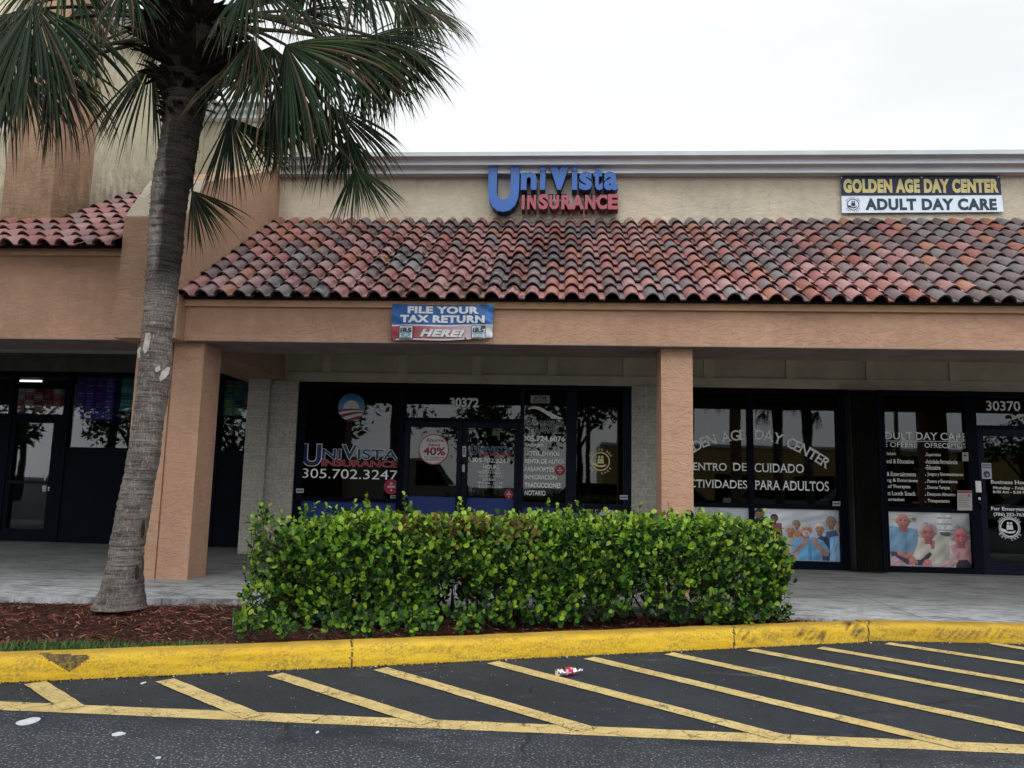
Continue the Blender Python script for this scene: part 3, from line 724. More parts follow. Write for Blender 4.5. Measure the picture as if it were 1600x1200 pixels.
# dark interiors behind the glass
w = MB(); w.box(xb0, XR-.21, 16.0, 16.1, .14, 3.5); w.box(xb0, XR-.21, 12.35, 16, 3.2, 3.3); w.box(xb0, xb0+.05, 12.41, 16, .15, 3.2); w.box(xb0, XR-.21, 12.3, 16, .10, .149); w.box(1.2, 1.3, 12.45, 15.99, .15, 3.19)
w.box(-11.5, -4.95, 17.0, 17.1, .14, 3.5); w.box(-11.5, -4.95, 13.3, 17, 3.2, 3.3); w.box(-4.94, -4.88, 13.3, 17, .15, 3.2); w.box(-11.6, -11.5, 13.3, 17, .15, 3.2); w.box(-11.5, -4.95, 13.3, 17, .10, .149)
part('interior_wall', w, M['darkwall'])

# ================================================================== SHOPFRONTS
YG = YS+.05; YD = YG-.010                                  # glass plane, decal plane
def X(px, Y=YS): return aty(px, 700, Y).x
def Zp(px, py, Y=YS): return aty(px, py, Y).z
ZB, ZH = .152, 2.899
def vbar(mb, px0, px1, z0, z1, y0=YS-.02, y1=YS+.09, Y=YS): mb.box(X(px0, Y), X(px1, Y), y0, y1, z0, z1)
def hbar(mb, px0, px1, z0, z1, y0=YS-.015, y1=YS+.085, Y=YS): mb.box(X(px0, Y)+.0005, X(px1, Y)-.0005, y0, y1, z0, z1)
def pane(parent, px0, px1, z0, z1, Y=YG, mat='glass', Yx=YS):
    w = MB(); x0, x1 = X(px0, Yx), X(px1, Yx); w.box(x0-.004, x1+.004, Y, Y+.008, z0-.004, z1+.004); return part('pane', w, M[mat], parent=parent)
def film(parent, px0, px1, z0, z1, col, name='film', Y=None):
    w = MB(); w.box(X(px0)+.001, X(px1)-.001, (Y or YG-.006), (Y or YG-.006)+.003, z0, z1, 0, col); return part(name, w, M['print'], parent=parent)
def disc(mb, cx, cy, r, Y, col, ry=None):
    p = aty(cx, cy, Y); s = (aty(cx+r, cy, Y).x-p.x); s2 = s if ry is None else (p.z-aty(cx, cy+ry, Y).z); mb.ell(p.x, p.z, s, s2, Y, 0, col); return p, s
def quad(mb, pts, Y, col): mb.face([tuple(aty(x, y, Y)) for x, y in pts], 0, col)

# ---- left bay of the insurance shop
z_sill = Zp(548, 781)
f = MB(); vbar(f, 461.5, 474, ZB, ZH); vbar(f, 622, 631, ZB, ZH); hbar(f, 474, 622, ZB, ZB+.09); hbar(f, 474, 622, z_sill-.03, z_sill+.03); hbar(f, 474, 622, ZH-.07, ZH)
win = part('window', f, M['frame'], label='insurance shop window with blue and red lettering and phone number')
pane(win, 474, 622, z_sill+.03, ZH-.07)
film(win, 474, 622, ZB+.09, z_sill-.03, (.008, .03, .17), 'lower_panel')
t = MB()
ol = ((.84, .85, .88), .022)
tx(t, 'U', 473, 694, 502, 728, YD, NAVY, bold=.03, outline=ol); tx(t, 'NI', 503.5, 701.5, 533, 717, YD, (.015, .035, .14), bold=.02, outline=ol)
tx(t, 'V', 534.5, 695, 558, 717.4, YD, (.015, .05, .15), bold=.02, outline=ol); tx(t, 'ISTA', 558.8, 702.3, 622, 718, YD, (.02, .06, .16), bold=.02, outline=ol)
tx(t, 'INSURANCE', 502.6, 719, 622, 729.4, YD, RED, bold=.02, outline=((.62, .45, .48), .016))
tx(t, '305.702.3247', 472, 733.4, 621.6, 748.2, YD, WHT)
part('lettering', t, M['print'], parent=win)
t = MB()                                                # round rising-sun emblem
p = aty(549, 636, YD); R_ = .222
def clipc(pts): return pts
def band(f0, f1, col, off):
    k = 26; xs = [-1+2*i/k for i in range(k+1)]; lo = []; up = []
    for x in xs:
        c = sqrt(max(0, 1-x*x)); a = max(-c, min(c, f0(x))); b = max(-c, min(c, f1(x))); lo.append((x, a)); up.append((x, b))
    for i in range(k):
        if up[i][1]-lo[i][1] > 1e-4 or up[i+1][1]-lo[i+1][1] > 1e-4:
            t.face([(p.x+R_*a, YD-off, p.z+R_*b) for a, b in (lo[i], lo[i+1], up[i+1], up[i])], 0, col)
for i in range(7):
    y0_, y1_ = -.2+1.2*i/7, -.2+1.2*(i+1)/7; q = i/6
    band(lambda x: y0_, lambda x: y1_, (.10-.09*q, .26-.18*q, .42-.17*q), 0)
k_ = 20; t.face([(p.x+R_*.6*cos(pi*i/k_)-.0, YD-.001, p.z+R_*(-.12+.60*sin(pi*i/k_))) for i in range(k_+1)], 0, (.50, .52, .50))
cur = lambda b, s: (lambda x: b + s*(x+.2) - .10*(x*x))
band(lambda x: -1, cur(-.12, 0), (.52, .53, .55), .002)
cols_ = [(-.12, .02, -.26, .08), (-.42, .16, -.62, .26), (-.88, .34, -1.2, .4)]
for b0, s0, b1, s1 in cols_: band(cur(b1, s1), cur(b0, s0), (.22, .03, .055), .003)
part('round_emblem', t, M['print'], parent=win)
t = MB(); r = rect(511.4, 658.7, 603.6, 692.7, YG+.05)   # clear-framed panel hanging behind the glass
t.box(r[0], r[1], YG+.05, YG+.06, r[2], r[3], 0, (.14, .14, .135))
for a in ((r[0], r[0]+.012, r[2], r[3]), (r[1]-.012, r[1], r[2], r[3]), (r[0]+.0125, r[1]-.0125, r[3]-.012, r[3]), (r[0]+.0125, r[1]-.0125, r[2], r[2]+.012)): t.box(a[0], a[1], YG+.044, YG+.062, a[2], a[3], 0, (.42, .42, .40))
tx(t, 'XENCOR Auto', 523, 667, 588, 677, YG+.045, (.02, .02, .02), bold=.02); tx(t, 'etc. y Mas', 540, 681, 573, 688, YG+.045, (.02, .02, .02))
part('hanging_panel', t, M['print'], parent=win)
def sticker(parent, cx, cy, r):
    t = MB(); disc(t, cx, cy, r, YD-.002, (.30, .018, .04))
    for k, (w_, dy) in enumerate(((.35, .42), (1.0, 0), (.25, -.45))):
        quad(t, [(cx-r*w_*.5, cy-r*dy-r*.13), (cx+r*w_*.5, cy-r*dy-r*.13), (cx+r*w_*.5, cy-r*dy+r*.13), (cx-r*w_*.5, cy-r*dy+r*.13)], YD-.004, (.55, .45, .47))
    return part('round_sticker', t, M['print'], parent=parent)
sticker(win, 611.3, 760.5, 11.8)
def smalltag(parent, x0, y0, x1, y1, Y=YD, bars=True, base=(.45, .46, .48)):
    t = MB(); quad(t, [(x0, y1), (x1, y1), (x1, y0), (x0, y0)], Y, base)
    if bars: ym = (y0+y1)/2; quad(t, [(x0+1, ym+1.3), (x1-1, ym+1.3), (x1-1, ym-1.3), (x0+1, ym-1.3)], Y-.002, (.10, .10, .12))
    return part('small_sticker', t, M['print'], parent=parent)
smalltag(win, 462.8, 763.5, 474.6, 770, YS-.024); smalltag(win, 610, 774, 622, 778.6)

# ---- double doors
zt = Zp(722, 659); zT0 = Zp(722, 637); zblue = Zp(722, 777.5)
f = MB(); hbar(f, 631, 812, zt-.0, zt+.055); hbar(f, 631, 812, ZH-.06, ZH)
tr = part('transom_window', f, M['frame']); pane(tr, 631, 812, zt+.055, ZH-.06)
t = MB(); tx(t, '30372', 703, 621.5, 748.3, 636.5, YD-.012, GRY, bold=.035); part('house_number', t, M['print'], parent=tr)
def leaf(px0, px1, sw_=8, label=None):
    f = MB(); z0, z1 = ZB+.012, zt-.006
    f.box(X(px0)+.004, X(px0+sw_), YS-.005, YS+.07, z0, z1); f.box(X(px1-sw_), X(px1)-.004, YS-.005, YS+.07, z0, z1)
    f.box(X(px0+sw_)+.0005, X(px1-sw_)-.0005, YS-.003, YS+.068, z0, z0+.22); f.box(X(px0+sw_)+.0005, X(px1-sw_)-.0005, YS-.003, YS+.068, z1-.085, z1)
    d = part('door', f, M['frame_lit'], label=label); pane(d, px0+sw_, px1-sw_, z0+.22, z1-.085)
    film(d, px0+sw_, px1-sw_, z0+.225, zblue, (.008, .03, .17), 'lower_panel')
    return d
dl = leaf(631, 722, label='left door leaf with round savings sticker'); dr = leaf(722.6, 812, label='right door leaf with opening hours lettering')
t = MB(); disc(t, 677.7, 702, 23.9, YD, (.40, .05, .09)); disc(t, 677.7, 702, 22.2, YD-.002, (.60, .59, .57))
MAR = (.24, .02, .045)
tx(t, 'Ahorre', 666, 684.8, 693, 690.6, YD-.004, MAR, bold=.02); tx(t, 'hasta', 670, 692.5, 688, 697, YD-.004, MAR, bold=.02); tx(t, '40%', 661, 698.6, 696, 711.5, YD-.004, MAR, bold=.03)
tx(t, 'Por Transferirse', 663, 713, 694, 716, YD-.004, (.1, .02, .03), bold=.02); tx(t, 'Inmediatamente', 665, 717, 692, 719.3, YD-.004, (.1, .02, .03), bold=.02)
part('round_sticker', t, M['print'], parent=dl)
t = MB(); ol2 = ((.45, .48, .53), .014)
tx(t, 'U', 736, 694.3, 747, 710.5, YD, NAVY, bold=.02, outline=ol2); tx(t, 'NIVISTA', 748, 697.5, 797.5, 707, YD, (.02, .05, .15), bold=.02, outline=ol2); tx(t, 'INSURANCE', 748.5, 707.7, 797, 712.9, YD, RED, bold=.02, outline=((.45, .3, .33), .012))
tx(t, '305.702.3247', 737.3, 716, 796, 722.6, YD, WHT)
tx(t, 'HOURS', 755, 726, 780, 733, YD, GRY, bold=.02); quad(t, [(754, 735), (781, 735), (781, 734.2), (754, 734.2)], YD, GRY)
for s, x0, x1, y0 in (('MONDAY-FRIDAY', 746.5, 786, 736.4), ('9:00 AM - 6:00 PM', 748.5, 786, 741.8), ('SATURDAY', 754, 775, 747.3), ('10:00 AM - 2:00 PM', 746.5, 786, 752.8), ('SUNDAYS CLOSED', 747.5, 784.5, 758.4)): tx(t, s, x0, y0, x1, y0+4.1, YD, GRY, bold=.012)
quad(t, [(768.7, 680.5), (780.8, 680.5), (780.8, 673), (768.7, 673)], YD, (.03, .13, .05)); tx(t, 'ATM', 769.5, 669.6, 780, 672.6, YD, (.12, .3, .15), bold=.03)
part('lettering', t, M['print'], parent=dr); sticker(dr, 795, 772.3, 7.2); smalltag(dr, 731, 669, 742.8, 673.4)
t = MB(); quad(t, [(722.4, 713.7), (728.3, 713.7), (728.3, 697), (722.4, 697)], YS-.007, (.45, .47, .5)); quad(t, [(722, 737.5), (726.3, 737.5), (726.3, 726), (722, 726)], YS-.007, (.40, .41, .43))
for k in range(3): quad(t, [(723.6, 702+4*k), (727, 702+4*k), (727, 699.6+4*k), (723.6, 699.6+4*k)], YS-.009, (.06, .07, .1))
part('lock_plate', t, M['print'], parent=dr)
for d_, px in ((dl, 717.5), (dr, 731)):
    h = MB(); xx = X(px); h.tube([(xx, YS-.004, 1.02), (xx, YS-.06, 1.03), (xx, YS-.06, 1.27), (xx, YS-.004, 1.28)], .011, 8); part('handle', h, M['frame_lit'], parent=d_)

# ---- right bay of the insurance shop (travel lettering)
f = MB(); vbar(f, 812, 818, ZB, ZH); vbar(f, 884.5, 901, ZB, ZH, YS-.03); vbar(f, 974, 987, ZB, ZH)
for a, b in ((818, 884.5), (901, 974)): hbar(f, a, b, ZB, ZB+.09); hbar(f, a, b, z_sill-.035, z_sill+.03); hbar(f, a, b, ZH-.07, ZH)
win = part('window', f, M['frame_lit'], label='window listing travel services in white capitals')
pane(win, 818, 884.5, z_sill+.03, ZH-.07); pane(win, 901, 974, z_sill+.03, ZH-.07); film(win, 818, 884.5, ZB+.09, z_sill-.035, (.008, .03, .17), 'lower_panel')
t = MB(); ol3 = ((.84, .85, .85), .03)
tx(t, 'LAS BRISAS', 820.5, 657.3, 881, 666.3, YD, (.02, .022, .04), serif=.05, bold=.01, outline=ol3); tx(t, 'TRAVEL', 823.5, 668.3, 876.5, 676.8, YD, (.02, .022, .04), serif=.05, bold=.01, outline=ol3)
tx(t, '305.924.6076', 817.8, 681, 882.8, 689.6, YD, WHT, bold=.03)
for s, x1, y0, y1 in (('PASAJES', 848.6, 693, 699.6), ('HOTEL,ENVIOS', 874.2, 705, 713), ('RENTA DE AUTOS', 881.6, 717.2, 724.6), ('PASAPORTES', 866, 729.4, 737), ('INMIGRACION', 870, 741.9, 749.4), ('TRADUCCIONES', 876.6, 754.2, 762), ('NOTARIO', 852.4, 766.2, 774.2)):
    tx(t, s, 819.6, y0, x1, y1, YD, (.86, .86, .86), serif=.035, bold=.012)
isl = [(825,638.4),(830,636),(836,635),(843,635.8),(849,638.5),(853,641.5),(858,643.8),(863,646),(868,649),(873,651.2),(879,653),(880,654.4),(872,654.6),(864,654.2),(860,653.6),(861,651.6),(856,649.5),(852,646.3),(847,643.4),(842,640.6),(836,638.8),(830,638.6),(826,640.6)]
quad(t, isl, YD, (.75, .76, .75)); part('lettering', t, M['print'], parent=win)
t = MB(); quad(t, [(829, 629.9), (859.2, 629.9), (859.2, 617.9), (829, 617.9)], YD, (.27, .29, .28)); tx(t, 'ATM', 834, 619.3, 854, 624.3, YD-.002, (.01, .06, .04), bold=.04, serif=.04); tx(t, 'INSIDE', 833, 625.2, 855, 628.8, YD-.002, (.01, .06, .04), bold=.02); part('small_sign', t, M['print'], parent=win)
sticker(win, 874.8, 734.8, 8); smalltag(win, 968.5, 773.6, 980.5, 780.5, YS-.024)
def golden_logo(t, cx, cy, r, Y, col, bg=None, txt=True):
    p = aty(cx, cy, Y); s = aty(cx+r, cy, Y).x-p.x
    if bg: t.ell(p.x, p.z, s*1.0, s*1.0, Y, 0, bg)
    t.ring(p.x, p.z, s*.88, s, Y-.001, 0, col)
    for dx in (-.14, .18):
        t.ell(p.x+dx*s, p.z+.46*s, .13*s, .15*s, Y-.001, 0, col, 14)
        t.face([(p.x+(dx+a)*s, Y-.001, p.z+b*s) for a, b in ((-.20, -.22), (.20, -.22), (.15, .28), (-.15, .28))], 0, col)
    t.face([(p.x+a*s, Y-.0015, p.z+b*s) for a, b in ((-.88, -.10), (-.5, -.18), (-.2, -.42), (.35, -.38), (.5, -.28), (.62, -.33), (.45, -.56), (-.05, -.62), (-.55, -.50), (-.85, -.3))], 0, col)
    if txt:
        for word, a0, a1, flip in (('GOLDEN AGE', 150, 30, 1), ('DAY CARE', 215, 325, -1)):
            for i, ch in enumerate(word):
                if ch == ' ': continue
                a = radians(a0+(a1-a0)*i/(len(word)-1)); rr = 1.26*s; vs, fs = glyphs(ch, .02); b = bbox(vs); sc = .30*s; rot = a-pi/2 if flip > 0 else a+pi/2
                t.faces([(p.x+rr*cos(a)+((v[0]-(b[0]+b[1])/2)*cos(rot)-(v[1]-.35)*sin(rot))*sc, Y-.001, p.z+rr*sin(a)+((v[0]-(b[0]+b[1])/2)*sin(rot)+(v[1]-.35)*cos(rot))*sc) for v in vs], fs, 0, col)
t = MB(); golden_logo(t, 938.2, 721, 14.8, YD, (.66, .58, .30)); part('round_emblem', t, M['print'], parent=win)
# poster seen over the hedge: grey-haired head against a dotted dark dress
t = MB(); zp = z_sill-.04
t.box(X(901)+.001, X(974)-.001, YG-.006, YG-.003, ZB+.09, zp, 0, (.012, .013, .015)); rnd = random.Random(4)
for k in range(90):
    xx = rnd.uniform(X(903), X(935)); zz = rnd.uniform(.55, zp-.01); t.ell(xx, zz, .009, .009, YG-.008, 0, (.35, .37, .36), 8)
hx, hz = X(952), zp-.20
t.ell(hx, hz, .20, .19, YG-.009, 0, (.42, .46, .50), 28); t.ell(hx-.03, hz-.12, .12, .14, YG-.0095, 0, (.42, .24, .19), 24)
for k in range(16):
    a = pi*.05+pi*.9*k/15; t.face([(hx+.19*cos(a), YG-.0100, hz+.18*sin(a)), (hx+.205*cos(a+.06), YG-.0100, hz+.195*sin(a+.06)), (hx+.06*cos(a+.2), YG-.0100, hz+.08*sin(a+.2))], 0, (.33, .37, .41))
part('poster', t, M['print'], parent=win)

# ---- day centre: left bay with arched lettering
zs2 = Zp(1240, 791.5)
f = MB(); vbar(f, 1030, 1040, ZB, ZH); vbar(f, 1169, 1177, ZB, ZH); vbar(f, 1309, 1326, ZB, ZH)
for a, b in ((1040, 1169), (1177, 1309)): hbar(f, a, b, ZB, ZB+.115); hbar(f, a, b, zs2-.035, zs2+.03); hbar(f, a, b, ZH-.07, ZH)
win = part('window', f, M['frame'], label='day centre window with arched white lettering'); pane(win, 1040, 1169, zs2+.03, ZH-.07); pane(win, 1177, 1309, zs2+.03, ZH-.07)
t = MB(); PL = [(1051, 721), (1068, 707.5), (1084, 697.5), (1101, 689.8), (1118, 685), (1135, 681.6), (1152, 679.6), (1170, 678.3), (1187, 678.8), (1204, 681.2), (1222, 686.5), (1238, 693), (1255, 701), (1272, 710.5), (1290, 722), (1296, 726)]
def alongpl(s_):
    L = [0]
    for a, b in zip(PL[:-1], PL[1:]): L.append(L[-1]+math.hypot(b[0]-a[0], b[1]-a[1]))
    d = s_*L[-1]
    for i in range(len(PL)-1):
        if d <= L[i+1]+1e-6:
            q = (d-L[i])/(L[i+1]-L[i]); a, b = PL[i], PL[i+1]; return a[0]+(b[0]-a[0])*q, a[1]+(b[1]-a[1])*q, atan2(-(b[1]-a[1]), b[0]-a[0])
def arc_text(s, h, col, serif=.05, bold=.0, widths=None):
    wd = []
    for ch in s:
        if ch == ' ': wd.append(.42)
        else: b = bbox(glyphs(ch, bold, 0, 1, 0, serif)[0]); wd.append(b[1]-b[0]+.10)
    tot = sum(wd); acc = 0
    for ch, w_ in zip(s, wd):
        c_ = (acc+w_/2)/tot; acc += w_
        if ch == ' ': continue
        x, y, rot = alongpl(c_); vs, fs = glyphs(ch, bold, 0, 1, 0, serif); b = bbox(vs); o = aty(x, y, YD); k = h/.729
        t.faces([(o.x+((v[0]-(b[0]+b[1])/2)*cos(rot)*.92-(v[1]-.36)*sin(rot))*k, YD-(.0004 if i % 2 else 0), o.z+((v[0]-(b[0]+b[1])/2)*sin(rot)*.92+(v[1]-.36)*cos(rot))*k) for i, v in enumerate(vs)], fs, 0, col)
arc_text('GOLDEN AGE  DAY CENTER', .165, (.78, .79, .80), serif=.05, bold=.01)
W2 = (.84, .85, .86)
tx(t, 'CENTRO', 1071, 723, 1135.5, 735, YD, W2, serif=.05, bold=.005); tx(t, 'DE', 1145.5, 723.5, 1166.8, 735.6, YD, W2, serif=.05, bold=.005); tx(t, 'CUIDADO', 1179, 724.4, 1256, 738.4, YD, W2, serif=.05, bold=.005)
tx(t, 'ACTIVIDADES', 1064, 749.5, 1167.5, 762.5, YD, W2, serif=.05, bold=.005); tx(t, 'PARA ADULTOS', 1179.5, 751.3, 1295, 766.4, YD, W2, serif=.05, bold=.005)
part('lettering', t, M['print'], parent=win); smalltag(win, 1301, 783.5, 1313, 790.5, YS-.024)

import numpy as np
class Pic:
    """a printed poster painted into a fine grid of cells; u to the right and v down, both 0..1"""
    def __init__(s, x0, x1, z0, z1, Y):
        s.x0, s.x1, s.z0, s.z1, s.Y = x0, x1, z0, z1, Y; s.asp = (x1-x0)/(z1-z0); s.W = 190; s.H = int(190/s.asp)
        s.U, s.V = np.meshgrid((np.arange(s.W)+.5)/s.W, (np.arange(s.H)+.5)/s.H); s.img = np.ones((s.H, s.W, 3))*.6; s.rs = np.random.RandomState(5); s.k = 0
    def lay(s, m, col): s.img = s.img*(1-m[..., None])+np.clip(col, 0, 1)*m[..., None]
    def soft(s, m, n=1):
        for _ in range(n):
            q = np.pad(m, 1, mode='edge'); m = (q[:-2, 1:-1]+q[2:, 1:-1]+q[1:-1, :-2]+q[1:-1, 2:]+4*q[1:-1, 1:-1])/8
        return m
    def poly(s, pts, col, fold=.34):
        U, V = s.U, s.V; m = np.zeros(U.shape, bool); n = len(pts)
        for i in range(n):
            (a, b), (c, d) = pts[i], pts[(i+1) % n]
            if abs(b-d) < 1e-9: continue
            m ^= ((b > V) != (d > V)) & (U < (c-a)*(V-b)/(d-b)+a)
        s.k += 1; ph = s.k*1.7; us = [p[0] for p in pts]; vs = [p[1] for p in pts]; w = max(us)-min(us)+1e-6; h = max(vs)-min(vs)+1e-6
        uu = (U-min(us))/w; vv = (V-min(vs))/h
        f = 1+fold*(.5*np.sin(uu*9+vv*5+ph)*np.sin(vv*7-uu*4+ph*2)+.5*np.sin((uu*1.3+vv)*15+ph)*.5)-fold*1.2*(uu-.45)-fold*.5*(vv-.4)
        s.lay(s.soft(m.astype(float)), np.array(col)[None, None]*f[..., None])
    def el(s, u, v, ru, rv, col, a0=0, a1=0, n=0, sh=.34, soft=1, al=1.0):
        du = (s.U-u)/ru; dv = (s.V-v)/rv; r2 = du*du+dv*dv; m = (r2 < 1).astype(float)
        if a1 and a1 < 6.2: m *= (dv < 0)
        f = 1.10-sh*(.45*du+.55*dv)-sh*.35*np.clip(r2, 0, 1)
        s.lay(s.soft(m, soft)*al, np.array(col)[None, None]*f[..., None])
    def head(s, u, v, r, skin, hair, beard=False, bald=False, glasses=False, curl=False):
        rv = r*s.asp; dk = tuple(e*.55 for e in skin); lt = tuple(e*1.22 for e in skin)
        s.poly([(u-r*.42, v+rv*.6), (u+r*.42, v+rv*.6), (u+r*.55, v+rv*1.5), (u-r*.55, v+rv*1.5)], tuple(e*.72 for e in skin))
        if curl:
            for i in range(26):
                a = -.5+(pi+1.0)*i/25; q = s.rs.uniform(.78, 1.12); hv = s.rs.uniform(.62, 1.2); s.el(u+r*q*1.0*cos(a), v-rv*.12-rv*q*1.02*sin(a), r*.34, rv*.30, tuple(e*hv for e in hair), soft=1)
        elif not bald: s.el(u, v-rv*.20, r*1.10, rv*1.08, hair)
        else: s.el(u-r*.82, v-rv*.08, r*.26, rv*.42, hair); s.el(u+r*.82, v-rv*.08, r*.26, rv*.42, tuple(e*.8 for e in hair))
        s.el(u-r*.88, v+rv*.06, r*.13, rv*.22, skin); s.el(u+r*.88, v+rv*.06, r*.13, rv*.22, dk)
        s.el(u, v+rv*.04, r*.84, rv*1.06, skin, sh=.70); s.el(u-r*.1, v-rv*.58, r*.5, rv*.30, lt, soft=4, al=.7)
        if not bald and not curl: s.el(u, v-rv*.55, r*.9, rv*.56, hair, 0, pi)
        s.el(u-r*.42, v+rv*.18, r*.24, rv*.2, (skin[0]*1.2, skin[1]*1.0, skin[2]*1.0), soft=4, al=.7); s.el(u+r*.42, v+rv*.2, r*.22, rv*.2, (skin[0]*.95, skin[1]*.8, skin[2]*.8), soft=4, al=.7)
        for sx in (-.34, .32):
            s.el(u+sx*r, v-rv*.14, r*.25, rv*.15, tuple(e*.62 for e in skin), soft=3, al=.8); s.el(u+sx*r, v-rv*.12, r*.12, rv*.055, (.05, .035, .03), soft=1, al=.85); s.el(u+sx*r, v-rv*.31, r*.24, rv*.055, tuple(e*.6 for e in hair), soft=1, al=.7)
            if glasses:
                a = np.hypot((s.U-u-sx*r)/(r*.30), (s.V-v+rv*.1)/(rv*.22)); s.lay(s.soft(((a > .84) & (a < 1.1)).astype(float))*.75, np.array((.10, .05, .06))[None, None]*np.ones((s.H, s.W, 1)))
        s.el(u+r*.10, v+rv*.12, r*.15, rv*.30, tuple(e*.72 for e in skin), soft=3, al=.8); s.el(u-r*.02, v+rv*.14, r*.10, rv*.24, lt, soft=2, al=.8)
        if beard: s.el(u, v+rv*.66, r*.66, rv*.46, (.60, .58, .56), soft=2); s.el(u, v+rv*.36, r*.42, rv*.12, (.58, .56, .54), soft=2)
        s.el(u, v+rv*.52, r*.36, rv*.13, (.26, .07, .06), soft=1); s.el(u, v+rv*.49, r*.22, rv*.045, (.52, .44, .42), soft=2, sh=0, al=.8)
        s.el(u+r*.1, v+rv*.86, r*.36, rv*.16, tuple(e*.7 for e in skin), soft=4, al=.6)
    def hand(s, u, v, r, skin, ang):
        rv = r*s.asp; s.el(u, v, r, rv*.9, skin)
        for k in range(4): a = ang+(k-1.5)*.38; s.el(u+1.1*r*cos(a), v-1.1*rv*sin(a), r*.46, rv*.26, tuple(e*(.82+.09*k) for e in skin))
        a = ang+1.5; s.el(u+1.15*r*cos(a), v-1.15*rv*sin(a), r*.26, rv*.5, skin)
    def mesh(s):
        t = MB(); t.box(s.x0, s.x1, s.Y, s.Y+.003, s.z0, s.z1, 0, (.5, .5, .5)); y = s.Y-.0008; im = np.clip(s.img*(1+s.rs.normal(0, .02, s.img.shape[:2])[..., None]), 0, 1)
        n = len(t.v); W, H = s.W, s.H
        for j in range(H+1):
            for i in range(W+1): t.v.append((s.x0+(s.x1-s.x0)*i/W, y, s.z1-(s.z1-s.z0)*j/H))
        for j in range(H):
            for i in range(W): a = n+j*(W+1)+i; t.f.append((a, a+W+1, a+W+2, a+1)); t.m.append(0); t.c.append(tuple(im[j, i]))
        return t
SK1 = (.46, .27, .20); SK2 = (.38, .21, .15); SKP = (.50, .20, .20)
PO = (YG-.006)
pc = Pic(X(1177)+.001, X(1309)-.001, ZB+.12, zs2-.04, PO)
def ub(zx): return (zx-410)/540
def vb(zy): return (zy-790)/325
def U2(pts): return [(ub(a), vb(b)) for a, b in pts]
pc.poly([(0, 0), (1, 0), (1, 1), (0, 1)], (.56, .63, .74)); pc.poly([(0, 0), (1, 0), (1, .2), (0, .4)], (.66, .70, .77))
pc.poly(U2([(405, 870), (480, 860), (500, 1112), (405, 1112)]), (.10, .12, .2)); pc.head(ub(445), vb(828), .055, (.34, .16, .10), (.03, .022, .02))
pc.poly(U2([(505, 880), (585, 880), (600, 1112), (500, 1112)]), (.28, .08, .09)); pc.head(ub(540), vb(852), .042, (.20, .09, .06), (.015, .012, .01))
pc.poly(U2([(655, 930), (725, 925), (735, 1000), (650, 1000)]), (.52, .20, .12)); pc.head(ub(680), vb(888), .045, SK2, (.25, .24, .23))
pc.poly(U2([(602, 1000), (625, 965), (680, 960), (700, 1000), (690, 1112), (602, 1112)]), (.46, .43, .42)); pc.poly(U2([(600, 1005), (620, 1000), (640, 1100), (605, 1105)]), SK1); pc.head(ub(640), vb(925), .058, (.52, .26, .19), (.50, .49, .48))
pc.poly(U2([(865, 930), (930, 915), (952, 960), (952, 1112), (870, 1112)]), (.06, .10, .22)); pc.poly(U2([(890, 965), (950, 950), (952, 1112), (880, 1112)]), (.28, .50, .78)); pc.head(ub(900), vb(868), .058, SK2, (.22, .21, .21))
pc.el(ub(948), vb(900), .035, .10, SK1)
pc.poly(U2([(795, 985), (830, 955), (875, 960), (888, 1020), (885, 1112), (800, 1112)]), (.03, .05, .13)); pc.head(ub(826), vb(912), .057, SK1, (.70, .66, .55))
pc.poly(U2([(648, 1045), (655, 1000), (700, 962), (745, 975), (790, 962), (845, 985), (882, 1035), (885, 1060), (840, 1070), (838, 1112), (690, 1112), (688, 1075), (655, 1070)]), (.15, .40, .68)); pc.poly(U2([(745, 980), (770, 985), (770, 1112), (750, 1112)]), (.10, .31, .56))
pc.poly(U2([(650, 1075), (690, 1060), (745, 1000), (725, 990), (660, 1050)]), SK2); pc.poly(U2([(885, 1078), (850, 1085), (785, 1010), (800, 990), (870, 1050)]), SK2); pc.hand(ub(735), vb(998), .032, SK1, 2.2); pc.hand(ub(793), vb(998), .032, SK1, 1.0)
pc.head(ub(742), vb(920), .068, (.56, .29, .21), (.58, .55, .52), beard=True)
o = part('poster', pc.mesh(), M['print'], parent=win); o['label'] = 'poster of smiling elderly people with thumbs up'
t = MB(); t.box(X(1040)+.001, X(1169)-.001, PO, PO+.003, ZB+.12, zs2-.04, 0, (.60, .64, .68)); t.ell(X(1105), zs2-.30, .55, .24, PO-.001, 0, (.50, .53, .57), 30); t.ell(X(1125), zs2-.40, .36, .22, PO-.002, 0, (.50, .30, .24), 30); part('poster', t, M['print'], parent=win)

# ---- day centre: second bay and door
f = MB(); vbar(f, 1376, 1383.5, ZB, ZH); vbar(f, 1511, 1527, ZB, ZH); hbar(f, 1383.5, 1511, ZB, ZB+.08); zs3 = Zp(1450, 797); hbar(f, 1383.5, 1511, zs3-.03, zs3+.03); hbar(f, 1383.5, 1511, ZH-.07, ZH)
win = part('window', f, M['frame'], label='day centre window with two columns of small lettering'); pane(win, 1383.5, 1511, zs3+.03, ZH-.07)
t = MB()
tx(t, 'ADULT DAY CARE', 1370, 675.5, 1510.5, 687.4, YD, (.82, .83, .83), serif=.045, bold=.005); quad(t, [(1372, 689.3), (1511, 690.6), (1511, 689.7), (1372, 688.4)], YD, (.82, .83, .83))
tx(t, 'WE OFFER:', 1366, 690.8, 1429.5, 698.4, YD, (.72, .73, .74), serif=.045, bold=.01); tx(t, 'OFRECEMOS:', 1444.5, 692.4, 1511, 700.2, YD, (.72, .73, .74), serif=.045, bold=.01)
